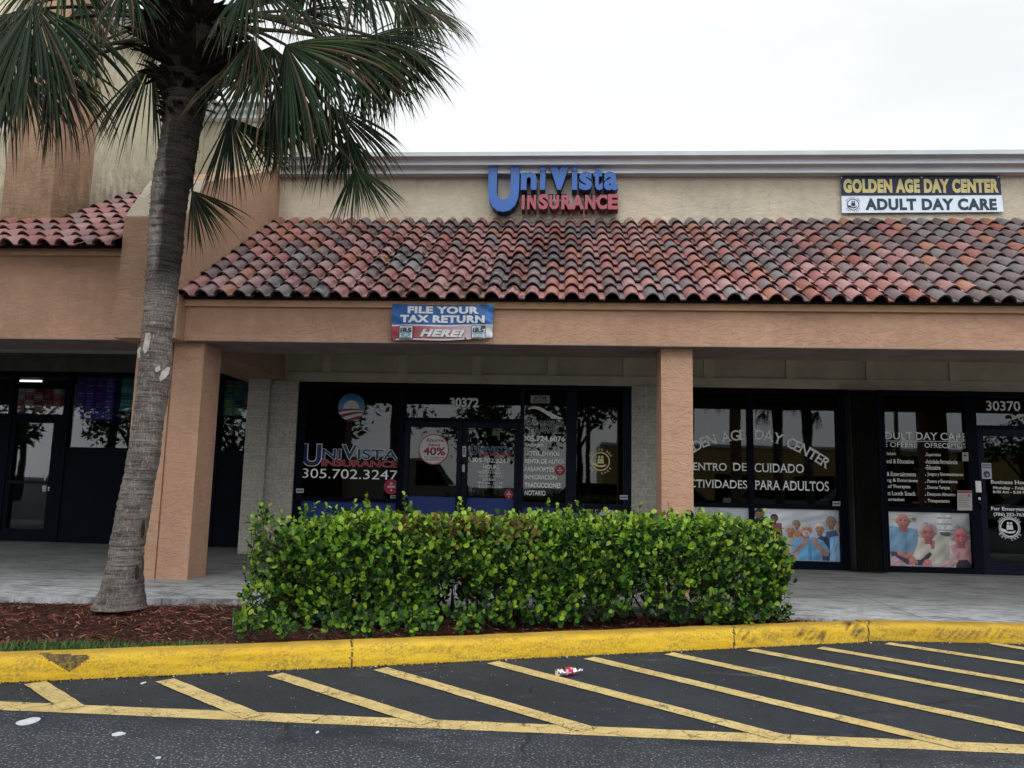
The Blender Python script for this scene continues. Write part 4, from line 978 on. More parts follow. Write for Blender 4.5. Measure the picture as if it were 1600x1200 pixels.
LFT = [('Supervision', 1364, 1400, 709), ('Recreational & Educative', 1360, 1427.5, 720.5), ('Games & Entertainments', 1366, 1431, 740.5), ('Walking & Excursions', 1368, 1434, 751), ('Variety of Therapies', 1365, 1422.5, 760.6), ('Breakfast Lunch Snack', 1364, 1431, 770.6), ('Transportation', 1366, 1413, 780.8)]
RGT = [('Supervision', 1447.5, 1470, 711), ('Actividades Recreacionales', 1447, 1496, 721.5), ('Educativa', 1448, 1469.5, 730.5), ('Juegos y Entretenimiento', 1449, 1505, 741.8), ('Paseos y Excursiones', 1449, 1496, 752.8), ('Diversas Terapias', 1449, 1484, 762.4), ('Desayuno Almuerzo', 1449, 1493, 773), ('Transportacion', 1449.5, 1484, 783.3)]
for s, a, b, y in LFT+RGT: tx(t, s, a, y-3.4, b, y+3.4, YD, (.82, .82, .83), serif=.03, bold=.012)
for s, a, b, y in RGT: disc(t, 1446.2, y+.8, .9, YD, (.5, .51, .52))
part('lettering', t, M['print'], parent=win)
t = MB(); quad(t, [(1496, 797.5), (1519.3, 797.5), (1518.5, 766.6), (1495.6, 766.4)], YS-.024, (.44, .40, .40)); quad(t, [(1496.4, 770.5), (1518.4, 770.8), (1518.3, 767.3), (1496.2, 767)], YS-.026, (.34, .05, .08)); disc(t, 1514, 774.4, 2.7, YS-.026, (.42, .12, .15))
for k in range(6): quad(t, [(1498, 775.4+3.3*k), (1510+(k % 3)*3, 775.4+3.3*k), (1510+(k % 3)*3, 774.2+3.3*k), (1498, 774.2+3.3*k)], YS-.026, (.22, .2, .21))
part('notice', t, M['print'], parent=win)
t = MB(); quad(t, [(1503.6, 720.4), (1513.4, 720.6), (1513, 706.8), (1503.3, 706.8)], YS-.024, (.32, .31, .27)); quad(t, [(1505.6, 713), (1510, 713), (1511, 711.8), (1510, 710.6), (1505.6, 710.6)], YS-.026, (.05, .05, .05)); part('small_sign', t, M['print'], parent=win)
pc = Pic(X(1383.5)+.001, X(1511)-.001, ZB+.085, zs3-.035, PO)
def ub(zx): return (zx-292)/505
def vb(zy): return (zy-787)/315
pc.poly([(0, 0), (1, 0), (1, 1), (0, 1)], (.56, .57, .60)); pc.poly(U2([(590, 790), (690, 790), (690, 925), (600, 925)]), (.66, .67, .68))
for yy in (815, 850, 885): pc.poly(U2([(598, yy), (688, yy), (688, yy+7), (598, yy+7)]), (.34, .34, .36)); 
pc.poly(U2([(610, 900), (690, 900), (690, 925), (610, 925)]), (.10, .09, .09)); pc.poly(U2([(330, 805), (475, 805), (475, 845), (330, 845)]), (.46, .46, .46)); pc.poly(U2([(336, 810), (470, 810), (470, 840), (336, 840)]), (.62, .6, .57)); pc.el(ub(455), vb(828), .03, .03, (.2, .18, .17))
pc.poly(U2([(292, 880), (320, 868), (380, 880), (420, 880), (480, 890), (492, 940), (480, 1060), (305, 1060), (300, 960)]), (.20, .36, .54)); pc.poly(U2([(395, 890), (405, 890), (410, 1020), (400, 1020)]), (.13, .26, .42)); pc.poly(U2([(305, 1020), (520, 1030), (500, 1098), (320, 1090)]), (.05, .05, .10))
pc.poly(U2([(340, 1010), (400, 1030), (430, 1045), (420, 1065), (350, 1040)]), SKP); pc.hand(ub(425), vb(1035), .036, SKP, 5.6)
pc.head(ub(390), vb(842), .088, (.52, .22, .19), (.42, .40, .39), bald=True)
pc.poly(U2([(292, 1055), (330, 1045), (400, 1090), (390, 1105), (292, 1105)]), (.56, .38, .40))
pc.poly(U2([(480, 930), (520, 905), (570, 950), (600, 905), (660, 935), (672, 1000), (660, 1060), (560, 1090), (540, 1060), (460, 1065), (440, 1040), (470, 980)]), (.56, .53, .47)); pc.poly(U2([(545, 950), (580, 950), (575, 1000), (555, 1000)]), (.45, .16, .18)); pc.poly(U2([(470, 1080), (545, 1015), (560, 1030), (500, 1098)]), (.04, .04, .06))
pc.hand(ub(440), vb(1070), .045, SKP, 4.4); pc.hand(ub(530), vb(1078), .045, SKP, 4.0)
pc.head(ub(540), vb(908), .090, (.50, .18, .18), (.44, .43, .42), glasses=True, curl=True)
pc.poly(U2([(672, 980), (720, 960), (800, 950), (803, 1100), (660, 1100), (690, 1040)]), (.50, .26, .27)); pc.poly(U2([(705, 1062), (770, 1055), (803, 1090), (803, 1104), (700, 1104)]), (.02, .02, .03)); pc.poly(U2([(600, 1085), (690, 1040), (720, 1060), (690, 1104), (590, 1104)]), (.55, .34, .36))
pc.head(ub(738), vb(925), .095, (.50, .15, .17), (.30, .28, .28), glasses=True, curl=True)
o = part('poster', pc.mesh(), M['print'], parent=win); o['label'] = 'poster of three elderly people seated together'

zt2 = Zp(1560, 670.5)
f = MB(); hbar(f, 1527, 1625, zt2, zt2+.055); hbar(f, 1527, 1625, ZH-.06, ZH); vbar(f, 1625, 1640, ZB, ZH); tr = part('transom_window', f, M['frame']); pane(tr, 1527, 1625, zt2+.055, ZH-.06)
t = MB(); tx(t, '30370', 1541, 626.6, 1594, 642, YD-.012, GRY, bold=.012); part('house_number', t, M['print'], parent=tr)
f = MB(); z0, z1 = ZB+.012, zt2-.006
f.box(X(1527)+.004, X(1537), YS-.005, YS+.07, z0, z1); f.box(X(1615), X(1625)-.004, YS-.005, YS+.07, z0, z1); f.box(X(1537)+.0005, X(1615)-.0005, YS-.003, YS+.068, z0, z0+.15); f.box(X(1537)+.0005, X(1615)-.0005, YS-.003, YS+.068, z1-.10, z1)
d = part('door', f, M['frame_lit'], label='day centre glass door with business hours'); pane(d, 1537, 1615, z0+.15, z1-.10)
t = MB(); tx(t, 'Business Hours', 1548, 750.5, 1611, 756.5, YD, (.74, .75, .75), serif=.04, bold=.015); tx(t, 'Monday - Friday', 1551.5, 760, 1607, 766.4, YD, (.74, .75, .75), serif=.04, bold=.015); tx(t, '8:00 Am - 5:30 Pm', 1551.5, 766.8, 1607, 771, YD, (.74, .75, .75), serif=.04, bold=.015)
tx(t, 'For Emergency', 1548.5, 792.5, 1610, 799.6, YD, (.82, .83, .83), serif=.04, bold=.015); tx(t, '(786) 252-763', 1552.5, 801.3, 1600, 807.8, YD, (.82, .83, .83), serif=.03, bold=.015)
part('lettering', t, M['print'], parent=d)
t = MB(); golden_logo(t, 1577.5, 824.5, 15, YD, (.66, .68, .70)); pp = aty(1577.5, 824.5, YD); s_ = aty(1594, 824.5, YD).x-pp.x; t.ring(pp.x, pp.z, s_*.97, s_*1.03, YD, 0, (.66, .68, .70)); part('round_emblem', t, M['print'], parent=d)
t = MB(); quad(t, [(1534.5, 748), (1550, 748.4), (1548.6, 723.6), (1533.4, 723.4)], YS-.008, (.42, .44, .50)); disc(t, 1541.7, 741, 5.3, YS-.010, (.02, .045, .13)); quad(t, [(1534.6, 727.4), (1548.4, 727.6), (1548.3, 725.8), (1534.5, 725.6)], YS-.010, (.07, .07, .08)); quad(t, [(1534.8, 731), (1548.6, 731.2), (1548.5, 729.6), (1534.7, 729.4)], YS-.010, (.07, .07, .08)); disc(t, 1542.5, 742, 2.2, YS-.011, (.3, .33, .4)); part('notice', t, M['print'], parent=d)
h = MB(); r = rect(1524.6, 751.5, 1533.4, 769.3, YS-.03); h.box(r[0], r[1], YS-.03, YS-.008, r[2], r[3]); h.tube([((r[0]+r[1])/2, YS-.045, 1.27), ((r[0]+r[1])/2, YS-.03, 1.27)], .022, 10); part('lock_box', h, M['steel'], parent=d)
h = MB(); r = rect(1533, 771, 1543, 795, YS-.05); h.box(r[0], r[1], YS-.05, YS-.008, r[2], r[3]); h.tube([(r[0]-.02, YS-.06, r[2]+.08), (r[0]-.02, YS-.01, r[2]+.08)], .024, 10); part('handle', h, M['frame_lit'], parent=d)
# bays beyond the frame
f = MB(); vbar(f, 1760, 1775, ZB, ZH); hbar(f, 1640, 1760, ZB, ZB+.09); hbar(f, 1640, 1760, ZH-.07, ZH); f.box(X(1775)+.001, XR-.21, YS-.02, YS+.09, ZB, ZH)
win = part('window', f, M['frame']); pane(win, 1640, 1760, ZB+.09, ZH-.07)

# ================================================================== LEFT SHOP (set further back)
YL = 13.03; YLG = YL+.05
def XL_(px): return aty(px, 700, YL).x
def ZL_(px, py): return aty(px, py, YL).z
zl = ZL_(150, 581.5); xr_l = -4.96
w = MB(); w.box(-20, xr_l, YL-.02, YL+.2, zl, 3.56); w.box(-11.5, xr_l, YL-.06, YL-.021, ZL_(100, 557), ZL_(100, 548)); part('header_panel', w, plain('grey_header', (.10, .10, .095), .9, .05, .2, 5))
def lb(mb, px0, px1, z0, z1, y0=-.02, y1=.09): mb.box(XL_(px0), XL_(px1), YL+y0, YL+y1, z0, z1)
# transom windows and solid lower panels
zs = ZL_(145, 701); zd = ZL_(40, 653)
f = MB(); lb(f, -260, 388, zl-.10, zl-.001)
lb(f, 94, 103, ZB, zl-.101); lb(f, 209, 219, ZB, zl-.101); lb(f, 330, 341, ZB, zl-.101)
for a, b in ((103, 209), (219, 330), (341, 400)): lb(f, a+.1, b-.1, ZB, zs-.03, .0, .07); lb(f, a+.1, b-.1, zs-.029, zs+.02, -.018, .085); lb(f, a+2, b-2, ZB+.03, ZB+.12, -.008, -.0005)
win = part('window', f, M['frame'], label='left shop window with dark solid lower panels')
for a, b in ((103, 209), (219, 330), (341, 400)):
    w = MB(); w.box(XL_(a)-.004, XL_(b)+.004, YLG, YLG+.008, zs+.015, zl-.095); part('pane', w, M['glass_clear'], parent=win)
f = MB(); lb(f, 8, 14, ZB, zl-.101); lb(f, 14.1, 93.9, zd, zd+.07, -.018, .085); lb(f, -260, 7.9, zd, zd+.07, -.018, .085); lb(f, -90, -80, ZB, zl-.101)
tr = part('transom_window', f, M['frame']); 
for a, b in ((14, 94), (-80, 8), (-250, -90)):
    w = MB(); w.box(XL_(a)-.004, XL_(b)+.004, YLG, YLG+.008, zd+.065, zl-.095); part('pane', w, M['glass_clear'], parent=tr)
for (a, b, hx_) in ((14.5, 93.5, 1), (-79.5, 7.5, 0)):
    f = MB(); lb(f, a, a+7, ZB+.01, zd-.005, -.005, .07); lb(f, b-13, b, ZB+.01, zd-.005, -.005, .07); lb(f, a+7.05, b-13.05, ZB+.01, ZB+.21, -.003, .068); lb(f, a+7.05, b-13.05, zd-.08, zd-.005, -.003, .068)
    d = part('door', f, M['frame'], label='dark framed glass door of the left shop' if hx_ else None)
    w = MB(); w.box(XL_(a+7)-.004, XL_(b-13)+.004, YLG, YLG+.008, ZB+.2, zd-.075); part('pane', w, M['glass_clear'], parent=d)
    w = MB(); lb(w, a+7.1, b-13.1, 1.145, 1.19, -.055, -.02); part('push_bar', w, M['frame_lit'], parent=d)
    if hx_:
        w = MB(); p = aty(75.5, 764, YL-.03); w.tube([(p.x, YL-.03, p.z+.02), (p.x, YL-.006, p.z+.02)], .014, 10); w.tube([(p.x, YL-.03, p.z-.02), (p.x, YL-.006, p.z-.02)], .010, 10); part('door_lock', w, M['steel'], parent=d)
        t = MB(); quad(t, [(70, 752), (72.5, 746), (74.3, 741.5), (66.5, 741.5)], YL-.008, (.40, .42, .43)); quad(t, [(66, 768), (71.5, 768), (72.5, 758.5), (66, 759)], YL-.008, (.36, .38, .39)); part('small_sticker', t, M['print'], parent=d)
w = MB(); lb(w, -1300, -251, ZB, zl-.101); part('wall_panel', w, M['frame'])
# goods inside the left shop, behind the glass
SHV = 'goods stacked inside the left shop window'
def packs(px0, px1, py0, py1, Y, cols, nx, nz, label, cat='packs', mark=None):
    x0, x1 = aty(px0, 640, Y).x, aty(px1, 640, Y).x; z1, z0 = aty((px0+px1)/2, py0, Y).z, aty((px0+px1)/2, py1, Y).z
    e = empty('stacked_packs', ((x0+x1)/2, Y, z0), label, cat, SHV); rnd = random.Random(len(label))
    for i in range(nx):
        for k in range(nz):
            mb = MB(); a = x0+(x1-x0)*i/nx; b = x0+(x1-x0)*(i+1)/nx; c = z0+(z1-z0)*k/nz; dd = z0+(z1-z0)*(k+1)/nz; col = rnd.choice(cols)
            j = rnd.uniform(0, .03); mb.box(a+.006, b-.006, Y+j, Y+.3, c+.004, dd-.004, 0, col)
            for q in range(3): 
                h0 = c+(dd-c)*(.15+.28*q); mb.face([(a+.02+(b-a)*.1*rnd.random(), Y+j-.002, h0), (b-.02-(b-a)*.4*rnd.random(), Y+j-.002, h0), (b-.03, Y+j-.002, h0+(dd-c)*.12), (a+.025, Y+j-.002, h0+(dd-c)*.12)], 0, rnd.choice(((.42, .42, .42), tuple(min(1, v*2.2+.05) for v in col), tuple(v*.4 for v in col))))
            mb.build('pack', M['print'], e)
packs(22, 94, 607, 652, 13.5, [(.4, .05, .06), (.5, .12, .1), (.5, .42, .36), (.25, .03, .05)], 5, 5, 'red and white packs stacked behind the transom of the left shop')
packs(104, 116, 600, 656, 13.5, [(.3, .28, .24), (.2, .18, .15)], 1, 7, 'narrow column of pale packs beside the blue packs in the left shop')
packs(116, 176, 590, 656, 13.5, [(.06, .06, .5), (.09, .08, .6), (.1, .04, .34)], 4, 4, 'purple blue packs stacked in the left shop window')
packs(186, 207, 588, 643, 13.5, [(.04, .4, .38), (.06, .5, .44)], 1, 4, 'teal green packs in the left shop window beside the palm trunk')
packs(336, 392, 588, 648, 13.5, [(.04, .35, .3), (.2, .4, .16), (.44, .08, .14), (.04, .2, .24)], 4, 5, 'green and red packs behind the narrow pane beside the brick pier')
for k in range(4):
    p = aty(177.5, (619, 631.5, 642, 651)[k], 14.6); e = MB(); e.box(p.x-.075, p.x+.04, 14.6, 14.64, p.z-.012, p.z+.012); tag(e.build('ceiling_light', M['tubelight']), ['top', 'second', 'third', 'lowest'][k]+' of the four short tube lights right of the purple blue packs', 'light', 'tube lights inside the left shop')
p = aty(350, 602, 14.6); e = MB(); e.box(p.x-.13, p.x+.13, 14.6, 14.64, p.z-.016, p.z+.016); tag(e.build('ceiling_light', M['tubelight']), 'white tube light seen between the salmon column and the brick pier', 'light', 'tube lights inside the left shop')
p = aty(45, 595, 14.6); e = MB(); e.box(p.x-.25, p.x+.25, 14.6, 14.64, p.z-.016, p.z+.016); tag(e.build('ceiling_light', M['tubelight']), 'long tube light above the red packs over the left shop door', 'light', 'tube lights inside the left shop')

# ================================================================== SIGNS
# channel letters on the parapet
YF = YW-.24
sgn = empty('shop_sign', tuple(aty(865, 330, YF)), 'raised blue and red channel letters of the insurance shop above the tile roof', 'sign')
def letter(ch, px, z_up, bold, mats, serif=0.0, depth=.20):
    r = rect(px[0], px[1], px[2], px[3], YF); vs, fs = glyphs(ch, bold, 0, 1, .5, serif); b = bbox(vs)
    sx = (r[1]-r[0])/(b[1]-b[0]); sz = (r[3]-r[2])/(b[3]-b[2]); mb = MB()
    pts = [(r[0]+(v[0]-b[0])*sx, YF+(.5-v[2])*depth, r[2]+(v[1]-b[2])*sz) for v in vs]
    mi = []
    for f_ in fs:
        front = all(abs(vs[k][2]-.5) < .01 for k in f_); mi.append(0 if front else 1)
    mb.faces(pts, fs, mi); 
    return mb
bl = [M['blueface'], M['blueside']]; rd = [M['redface'], M['redside']]
for ch, box_ in (('U', (762.8, 247.5, 811.3, 331)), ('n', (813.8, 269, 838.6, 296.5)), ('i', (843.6, 258.2, 852.6, 296.5)), ('V', (855, 248.6, 892.8, 296.5)), ('i', (893.4, 258.2, 902.2, 296.5)), ('s', (905, 268, 925.2, 297)), ('t', (927, 258.4, 941.6, 297)), ('a', (943.6, 268, 965.6, 297))):
    letter(ch, box_, 0, .04 if ch not in 'VU' else (.075 if ch == 'V' else .045), bl).build('letter', bl, sgn)
xs = [(813.8, 821), (823, 838.5), (842.2, 855.6), (857.4, 874.5), (876, 893.5), (893.6, 911.6), (913.2, 931), (933.2, 948), (950.4, 965.6)]
for ch, (a, b) in zip('INSURANCE', xs): letter(ch, (a-.6, 303.2, b+.6, 327), 0, .05, rd, serif=.07).build('letter', rd, sgn)
# two flat boards of the day centre
def board(name, corners, Y, col, label, deco):
    mb = MB(); P = [aty(x, y, Y) for x, y in corners]; Q = [p+Vector((0, .02, 0)) for p in P]
    mb.face([P[0], P[1], P[2], P[3]], 0, col); mb.face([Q[3], Q[2], Q[1], Q[0]], 0, col)
    for i in range(4): j = (i+1) % 4; mb.face([P[j], P[i], Q[i], Q[j]], 0, (.35, .36, .37))
    e = empty(name, tuple((P[0]+P[1])/2), label, 'sign'); mb.build('board', M['print'], e); d = MB(); deco(d, Y-.004); d.build('lettering', M['print'], e)
    s = MB()
    for (x, y) in deco.screws: p = aty(x, y, Y-.006); s.ell(p.x, p.z, .011, .011, Y-.006, 0, (.6, .6, .6), 10)
    s.build('screw', M['print'], e); return e
def d1(mb, Y): tx(mb, 'GOLDEN AGE DAY CENTER', 1318, 280, 1560, 301, Y, (.56, .47, .17), bold=.045, outline=((.62, .62, .60), .016))
d1.screws = [(1315, 277.5), (1440, 277.2), (1560, 276.6)]
board('sign_board', [(1314.4, 305.4), (1565, 304.4), (1562.6, 275), (1313.4, 276)], YW-.05, (.010, .013, .035), 'dark navy sign board with gold capitals on the parapet wall', d1)
def d2(mb, Y): tx(mb, 'ADULT DAY CARE', 1352, 310, 1557.5, 328.4, Y, (.012, .03, .045), bold=.05); golden_logo(mb, 1333, 319.6, 9.6, Y, (.02, .03, .05))
d2.screws = [(1359, 307), (1505, 306.4)]
board('sign_board', [(1315.6, 332.6), (1568.4, 330.8), (1565.4, 305), (1314.8, 306.2)], YW-.062, (.60, .66, .76), 'white sign board with dark capitals and a round emblem just below the navy board', d2)
# vinyl banner on the beam
YB = 8.625
C4 = [aty(612, 532, YB), aty(769, 530.5, YB), aty(771.5, 475.5, YB), aty(613.5, 474.5, YB)]
bx0, bx1, bz0, bz1 = C4[0].x, C4[1].x, (C4[0].z+C4[1].z)/2, (C4[2].z+C4[3].z)/2
def warp(x, z):
    u = (x-bx0)/(bx1-bx0); v = (z-bz0)/(bz1-bz0)
    w_ = .010*sin(9*u+5*v)*(1-abs(2*v-1))*.7 + .008*noise.noise((u*6, v*3, 1.3))
    w_ += -.016*max(0, u-.82)/.18*sin(14*v+20*u) + .006*sin((u*1.0+v*.6)*26)*max(0, .28-u)/.28
    return w_-.004
bn = MB(); NU, NV = 70, 26; V_ = []
for j in range(NV+1):
    for i in range(NU+1):
        u, v = i/NU, j/NV; p = C4[0]*(1-u)*(1-v)+C4[1]*u*(1-v)+C4[2]*u*v+C4[3]*(1-u)*v
        zz = p.z + .008*sin(pi*u*3)*(1-v)*.8 - (.02*sin(pi*u) if v > .99 else 0) + (.02 if (u > .93 and v < .16) else 0)
        V_.append((p.x+.004*sin(v*20)*(u > .97), YB+warp(p.x, p.z), zz))
Fs = []; Cs = []
for j in range(NV):
    for i in range(NU):
        u, v = (i+.5)/NU, (j+.5)/NV; a = j*(NU+1)+i; Fs.append((a, a+1, a+NU+2, a+NU+1))
        if v > .42: c = (.012, .105, .36) if u < .93 else (.03, .16, .44)
        elif v > .38: c = (.60, .62, .66)
        else:
            q = min(1, max(0, (u-.18)/.6)); c = tuple(a_+(b_-a_)*q for a_, b_ in zip((.34, .04, .055), (.52, .40, .44)))
            if u > .86: c = (.58, .60, .64)
            if v < .05: c = (.58, .58, .62)
            if v < .05 and u < .05: c = (.3, .05, .06)
        Cs.append(c)
nb = len(bn.v); bn.v += V_
for f_, c in zip(Fs, Cs): bn.f.append(f_); bn.m.append(0); bn.c.append(c)
ban = empty('vinyl_banner', tuple((C4[0]+C4[1])/2), 'wrinkled blue and red banner reading File Your Tax Return Here on the beam', 'banner')
t_v = NT('banner_vinyl'); t_v.base(t_v.mix(1.0, t_v.attr(), t_v.ramp(t_v.noise(t_v.pos(), 5, 4), [(.3, .88), (.7, 1.1)]), 'MULTIPLY')); t_v.set(.36, .4); t_v.bump(t_v.noise(t_v.pos((1, 1, 2)), 9, 4), .3, .02)
M['banner'] = t_v.mat
bn.build('banner_sheet', M['banner'], ban, smooth=True)
t = MB(); YT = YB-.016; WB = (.66, .71, .76)
tx(t, 'FILE YOUR', 637, 479, 748.5, 490.3, YT, WB, bold=.055, warp=warp); tx(t, 'TAX RETURN', 625.5, 492.6, 757.5, 504.4, YT, WB, bold=.055, warp=warp); tx(t, 'HERE!', 656, 514.5, 725.5, 526.6, YT, (.66, .64, .66), bold=.055, shear=.3, warp=warp, outline=((.33, .22, .25), .02))
t.build('lettering', M['banner'], ban)
for x0 in (623.5, 736.6):
    t = MB(); r = rect(x0, 508.6, x0+22, 529.5, YT); 
    def qq(a, b, c, d_, off, col): t.face([(x, YT-off+warp(x, z), z) for x, z in ((a, c), (b, c), (b, d_), (a, d_))], 0, col)
    qq(r[0], r[1], r[2], r[3], .003, (.02, .03, .06)); m_ = .008; qq(r[0]+m_, r[1]-m_, r[2]+m_, r[3]-m_, .005, (.58, .66, .72))
    tx(t, 'IRS', x0+2.2, 512.2, x0+19.5, 519.4, YT-.026, (.012, .014, .02), bold=.05, warp=warp)
    cx_, cz_ = (r[0]+r[1])/2, r[2]+(r[3]-r[2])*.30
    t.face([(cx_+.06*cos(a*.524), YT-.007+warp(cx_, cz_), cz_+.018*sin(a*.524)) for a in range(12)], 0, (.08, .25, .4) if x0 < 700 else (.3, .45, .55)); t.face([(cx_+.035*cos(a*.524), YT-.0085+warp(cx_, cz_), cz_+.011*sin(a*.524)) for a in range(12)], 0, (.5, .6, .66))
    qq(r[0]+.02, r[1]-.02, r[2]+.013, r[2]+.022, .007, (.06, .08, .1)); qq(r[0]+.03, r[1]-.03, r[3]-.024, r[3]-.018, .007, (.1, .12, .15))
    t.build('badge', M['banner'], ban)
for x, y in ((612.6, 529.8), (727, 528.6)):
    t = MB(); p = aty(x, y, YB-.02); t.ell(p.x, p.z, .012, .012, YB-.02, 0, (.02, .02, .02), 12); t.build('grommet', M['print'], ban)
# accordion storm shutter folded beside the window
sh = empty('accordion_shutter', (X(1350, 11.98), 11.98, .152), 'folded dark accordion storm shutter standing between the day centre windows', 'shutter')
mb = MB(); mb.box(X(1318, 11.95), XR-.3, 11.93, 12.05, 2.80, 2.86); mb.build('top_track', M['frame'], sh)
xs0, xs1 = X(1326, 11.95), X(1378, 11.95); ns_ = 12
for i in range(ns_):
    a = xs0+(xs1-xs0)*i/ns_; b = xs0+(xs1-xs0)*(i+1)/ns_; mb = MB(); m_ = (a+b)/2
    mb.prismz([(a+.002, 12.06), (a+.010, 11.86), (m_-.004, 11.84), (m_+.004, 11.86), (b-.006, 11.90), (b-.001, 12.06)], .17, 2.79)
    mb.build('slat', M['shutter'] if 'shutter' in M else M.setdefault('shutter', plain('bronze_slat', (.028, .026, .024), .38, .45, .2, 3)), sh)
mb = MB(); mb.box(X(1371, 11.86), X(1376, 11.86), 11.80, 11.835, .17, 2.79); mb.build('end_post', M['frame'], sh)

# ================================================================== PALM
PY = 6.82
TR = [(950, 141, 228), (938, 146, 226), (920, 157, 225), (890, 165, 225.5), (850, 171.5, 228.5), (826, 176, 231), (780, 184.5, 239), (733, 194, 247.5), (700, 199.5, 252.5), (666, 205, 258), (630, 210.5, 263), (600, 214, 266.5), (560, 217, 268.5), (520, 219.5, 271.5), (480, 224, 276), (440, 228, 281), (400, 229.5, 286.5), (350, 231, 291), (300, 234.5, 297), (250, 245, 308), (200, 252, 316), (165, 253, 324), (130, 251, 336), (95, 248, 346), (50, 256, 348), (10, 272, 338), (-25, 285, 330)]
palm = empty('palm_tree', tuple(aty(185, 948, PY)), 'tall fan palm with a curved grey trunk growing from the mulch bed', 'palm tree')
cx_ = []; 
for (y, a, b) in TR:
    c = aty((a+b)/2, y, PY); r = (aty(b, y, PY)-aty(a, y, PY)).length/2*.84; cx_.append((c, r))
fine = []
for i in range(len(cx_)-1):
    n_ = max(2, int((cx_[i+1][0]-cx_[i][0]).length/.022))
    for k in range(n_):
        q = k/n_; fine.append((cx_[i][0].lerp(cx_[i+1][0], q), cx_[i][1]*(1-q)+cx_[i+1][1]*q))
fine.append(cx_[-1])
# smooth the centre line a little
for _ in range(3): fine = [fine[0]]+[((fine[i-1][0]+fine[i][0]*2+fine[i+1][0])/4, (fine[i-1][1]+fine[i][1]*2+fine[i+1][1])/4) for i in range(1, len(fine)-1)]+[fine[-1]]
tm = MB(); SEG = 30; rnd = random.Random(8); 
for i, (c, r) in enumerate(fine):
    rg = .006*sin(i*1.9+noise.noise((i*.2, 0, 0))*3) + (.004 if i % 5 == 0 else 0)
    for k in range(SEG):
        a = 2*pi*k/SEG; nn = noise.noise((cos(a)*2.2, sin(a)*2.2, c.z*2.5))*.013 + noise.noise((cos(a)*8, sin(a)*8, c.z*11))*.008
        if c.z < .55: nn += (noise.noise((cos(a)*5, sin(a)*5, c.z*1.2))*.03)*(.55-c.z)/.4
        rr = r+rg*(.6+.4*noise.noise((a, c.z*3, 1)))+nn
        tm.v.append((c.x+rr*cos(a), c.y+rr*sin(a), c.z))
for i in range(len(fine)-1):
    for k in range(SEG): tm.f.append((i*SEG+k, i*SEG+(k+1) % SEG, (i+1)*SEG+(k+1) % SEG, (i+1)*SEG+k)); tm.m.append(0); tm.c.append((1, 1, 1))
tm.build('trunk', M['trunk'], palm, smooth=True)
# old frond bases, ragged fibres and peeling bark
bo = MB(); rnd = random.Random(12)
def trunk_at(z):
    for (c, r) in fine:
        if c.z >= z: return c, r
    return fine[-1]
zt_ = fine[-1][0].z
for k in range(230):
    z = rnd.uniform(4.98, 5.75) if k % 8 else rnd.uniform(4.7, 5.0); c, r = trunk_at(z); a = rnd.uniform(0, 2*pi); o = Vector((cos(a), sin(a), 0)); L = rnd.uniform(.18, .42)*(1.1 if z > 5.12 else .30); w_ = rnd.uniform(.025, .06)
    s = Vector((-sin(a), cos(a), 0)); p0 = c+o*(r-.03)-Vector((0, 0, .03)); fl = rnd.uniform(.25, .8); p1 = p0+o*L*.75+Vector((0, 0, L*fl*.6)); p2 = p1+o*L*.3+Vector((0, 0, L*(fl-.55)*.3)); th = o*.022
    for A, Bq, wa, wb in ((p0, p1, w_, w_*.75), (p1, p2, w_*.75, w_*.3)):
        bo.face([A-s*wa-th, A+s*wa-th, Bq+s*wb-th, Bq-s*wb-th]); bo.face([A+s*wa, A-s*wa, Bq-s*wb, Bq+s*wb]); bo.face([A-s*wa, A-s*wa-th, Bq-s*wb-th, Bq-s*wb]); bo.face([A+s*wa-th, A+s*wa, Bq+s*wb, Bq+s*wb-th])
    bo.face([p2-s*w_*.3, p2+s*w_*.3, p2+s*w_*.3-th, p2-s*w_*.3-th])
for k in range(700):
    z = rnd.uniform(4.1, zt_-.2) if k % 3 else rnd.uniform(2.9, 4.4); c, r = trunk_at(z); a = rnd.uniform(0, 2*pi); o = Vector((cos(a), sin(a), 0)); s = Vector((-sin(a), cos(a), 0)); p0 = c+o*r*.97
    L = rnd.uniform(.02, .07)*(1+1.2*max(0, z-4.6)); e_ = p0+o*L*.6+s*rnd.gauss(0, .02)+Vector((0, 0, rnd.uniform(-.8, .6)*L)); bo.face([p0-Vector((0, 0, .005)), p0+Vector((0, 0, .005)), e_])
bo.build('frond_base', M['boot'], palm)
pe = MB()
for pts in ([(214, 548), (219, 541), (226, 560), (225, 575), (219, 571)], [(228, 520), (236, 524), (232, 546), (226, 553), (223, 545)], [(249, 590), (253, 580), (262, 573), (266, 574), (264, 584), (257, 592), (250, 596)], [(243, 574), (249, 571), (251, 577), (246, 582), (242, 580)], [(230, 521), (234, 519), (236, 528), (232, 531)]):
    c, r = trunk_at(aty(pts[0][0], pts[0][1], PY).z); yy = c.y-r*.93 if pts[0][0] > 225 else c.y-r*.55
    F_ = [aty(x, y, yy-.012) for x, y in pts]; K_ = [aty(x, y, yy+.02) for x, y in pts]; pe.face(F_)
    for i in range(len(F_)): j = (i+1) % len(F_); pe.face([F_[j], F_[i], K_[i], K_[j]])
pe.build('peeling_bark', M['peel'], palm)
for (x, y, rx, ry) in ((229, 826, 3.2, 15), (219.5, 893, 3.5, 12)):
    c, r = trunk_at(aty(x, y, PY).z); yy = c.y-r*.5; p = aty(x, y, yy)
    hole = MB(); hole.face([(p.x+rx/176*cos(k*.5236)*(1+.3*noise.noise((k, y, 0))), yy-.06, p.z+ry/176*sin(k*.5236)) for k in range(12)])
    hole.build('bark_split', M['boot'], palm)
GR = Vector((0, 0, -1))
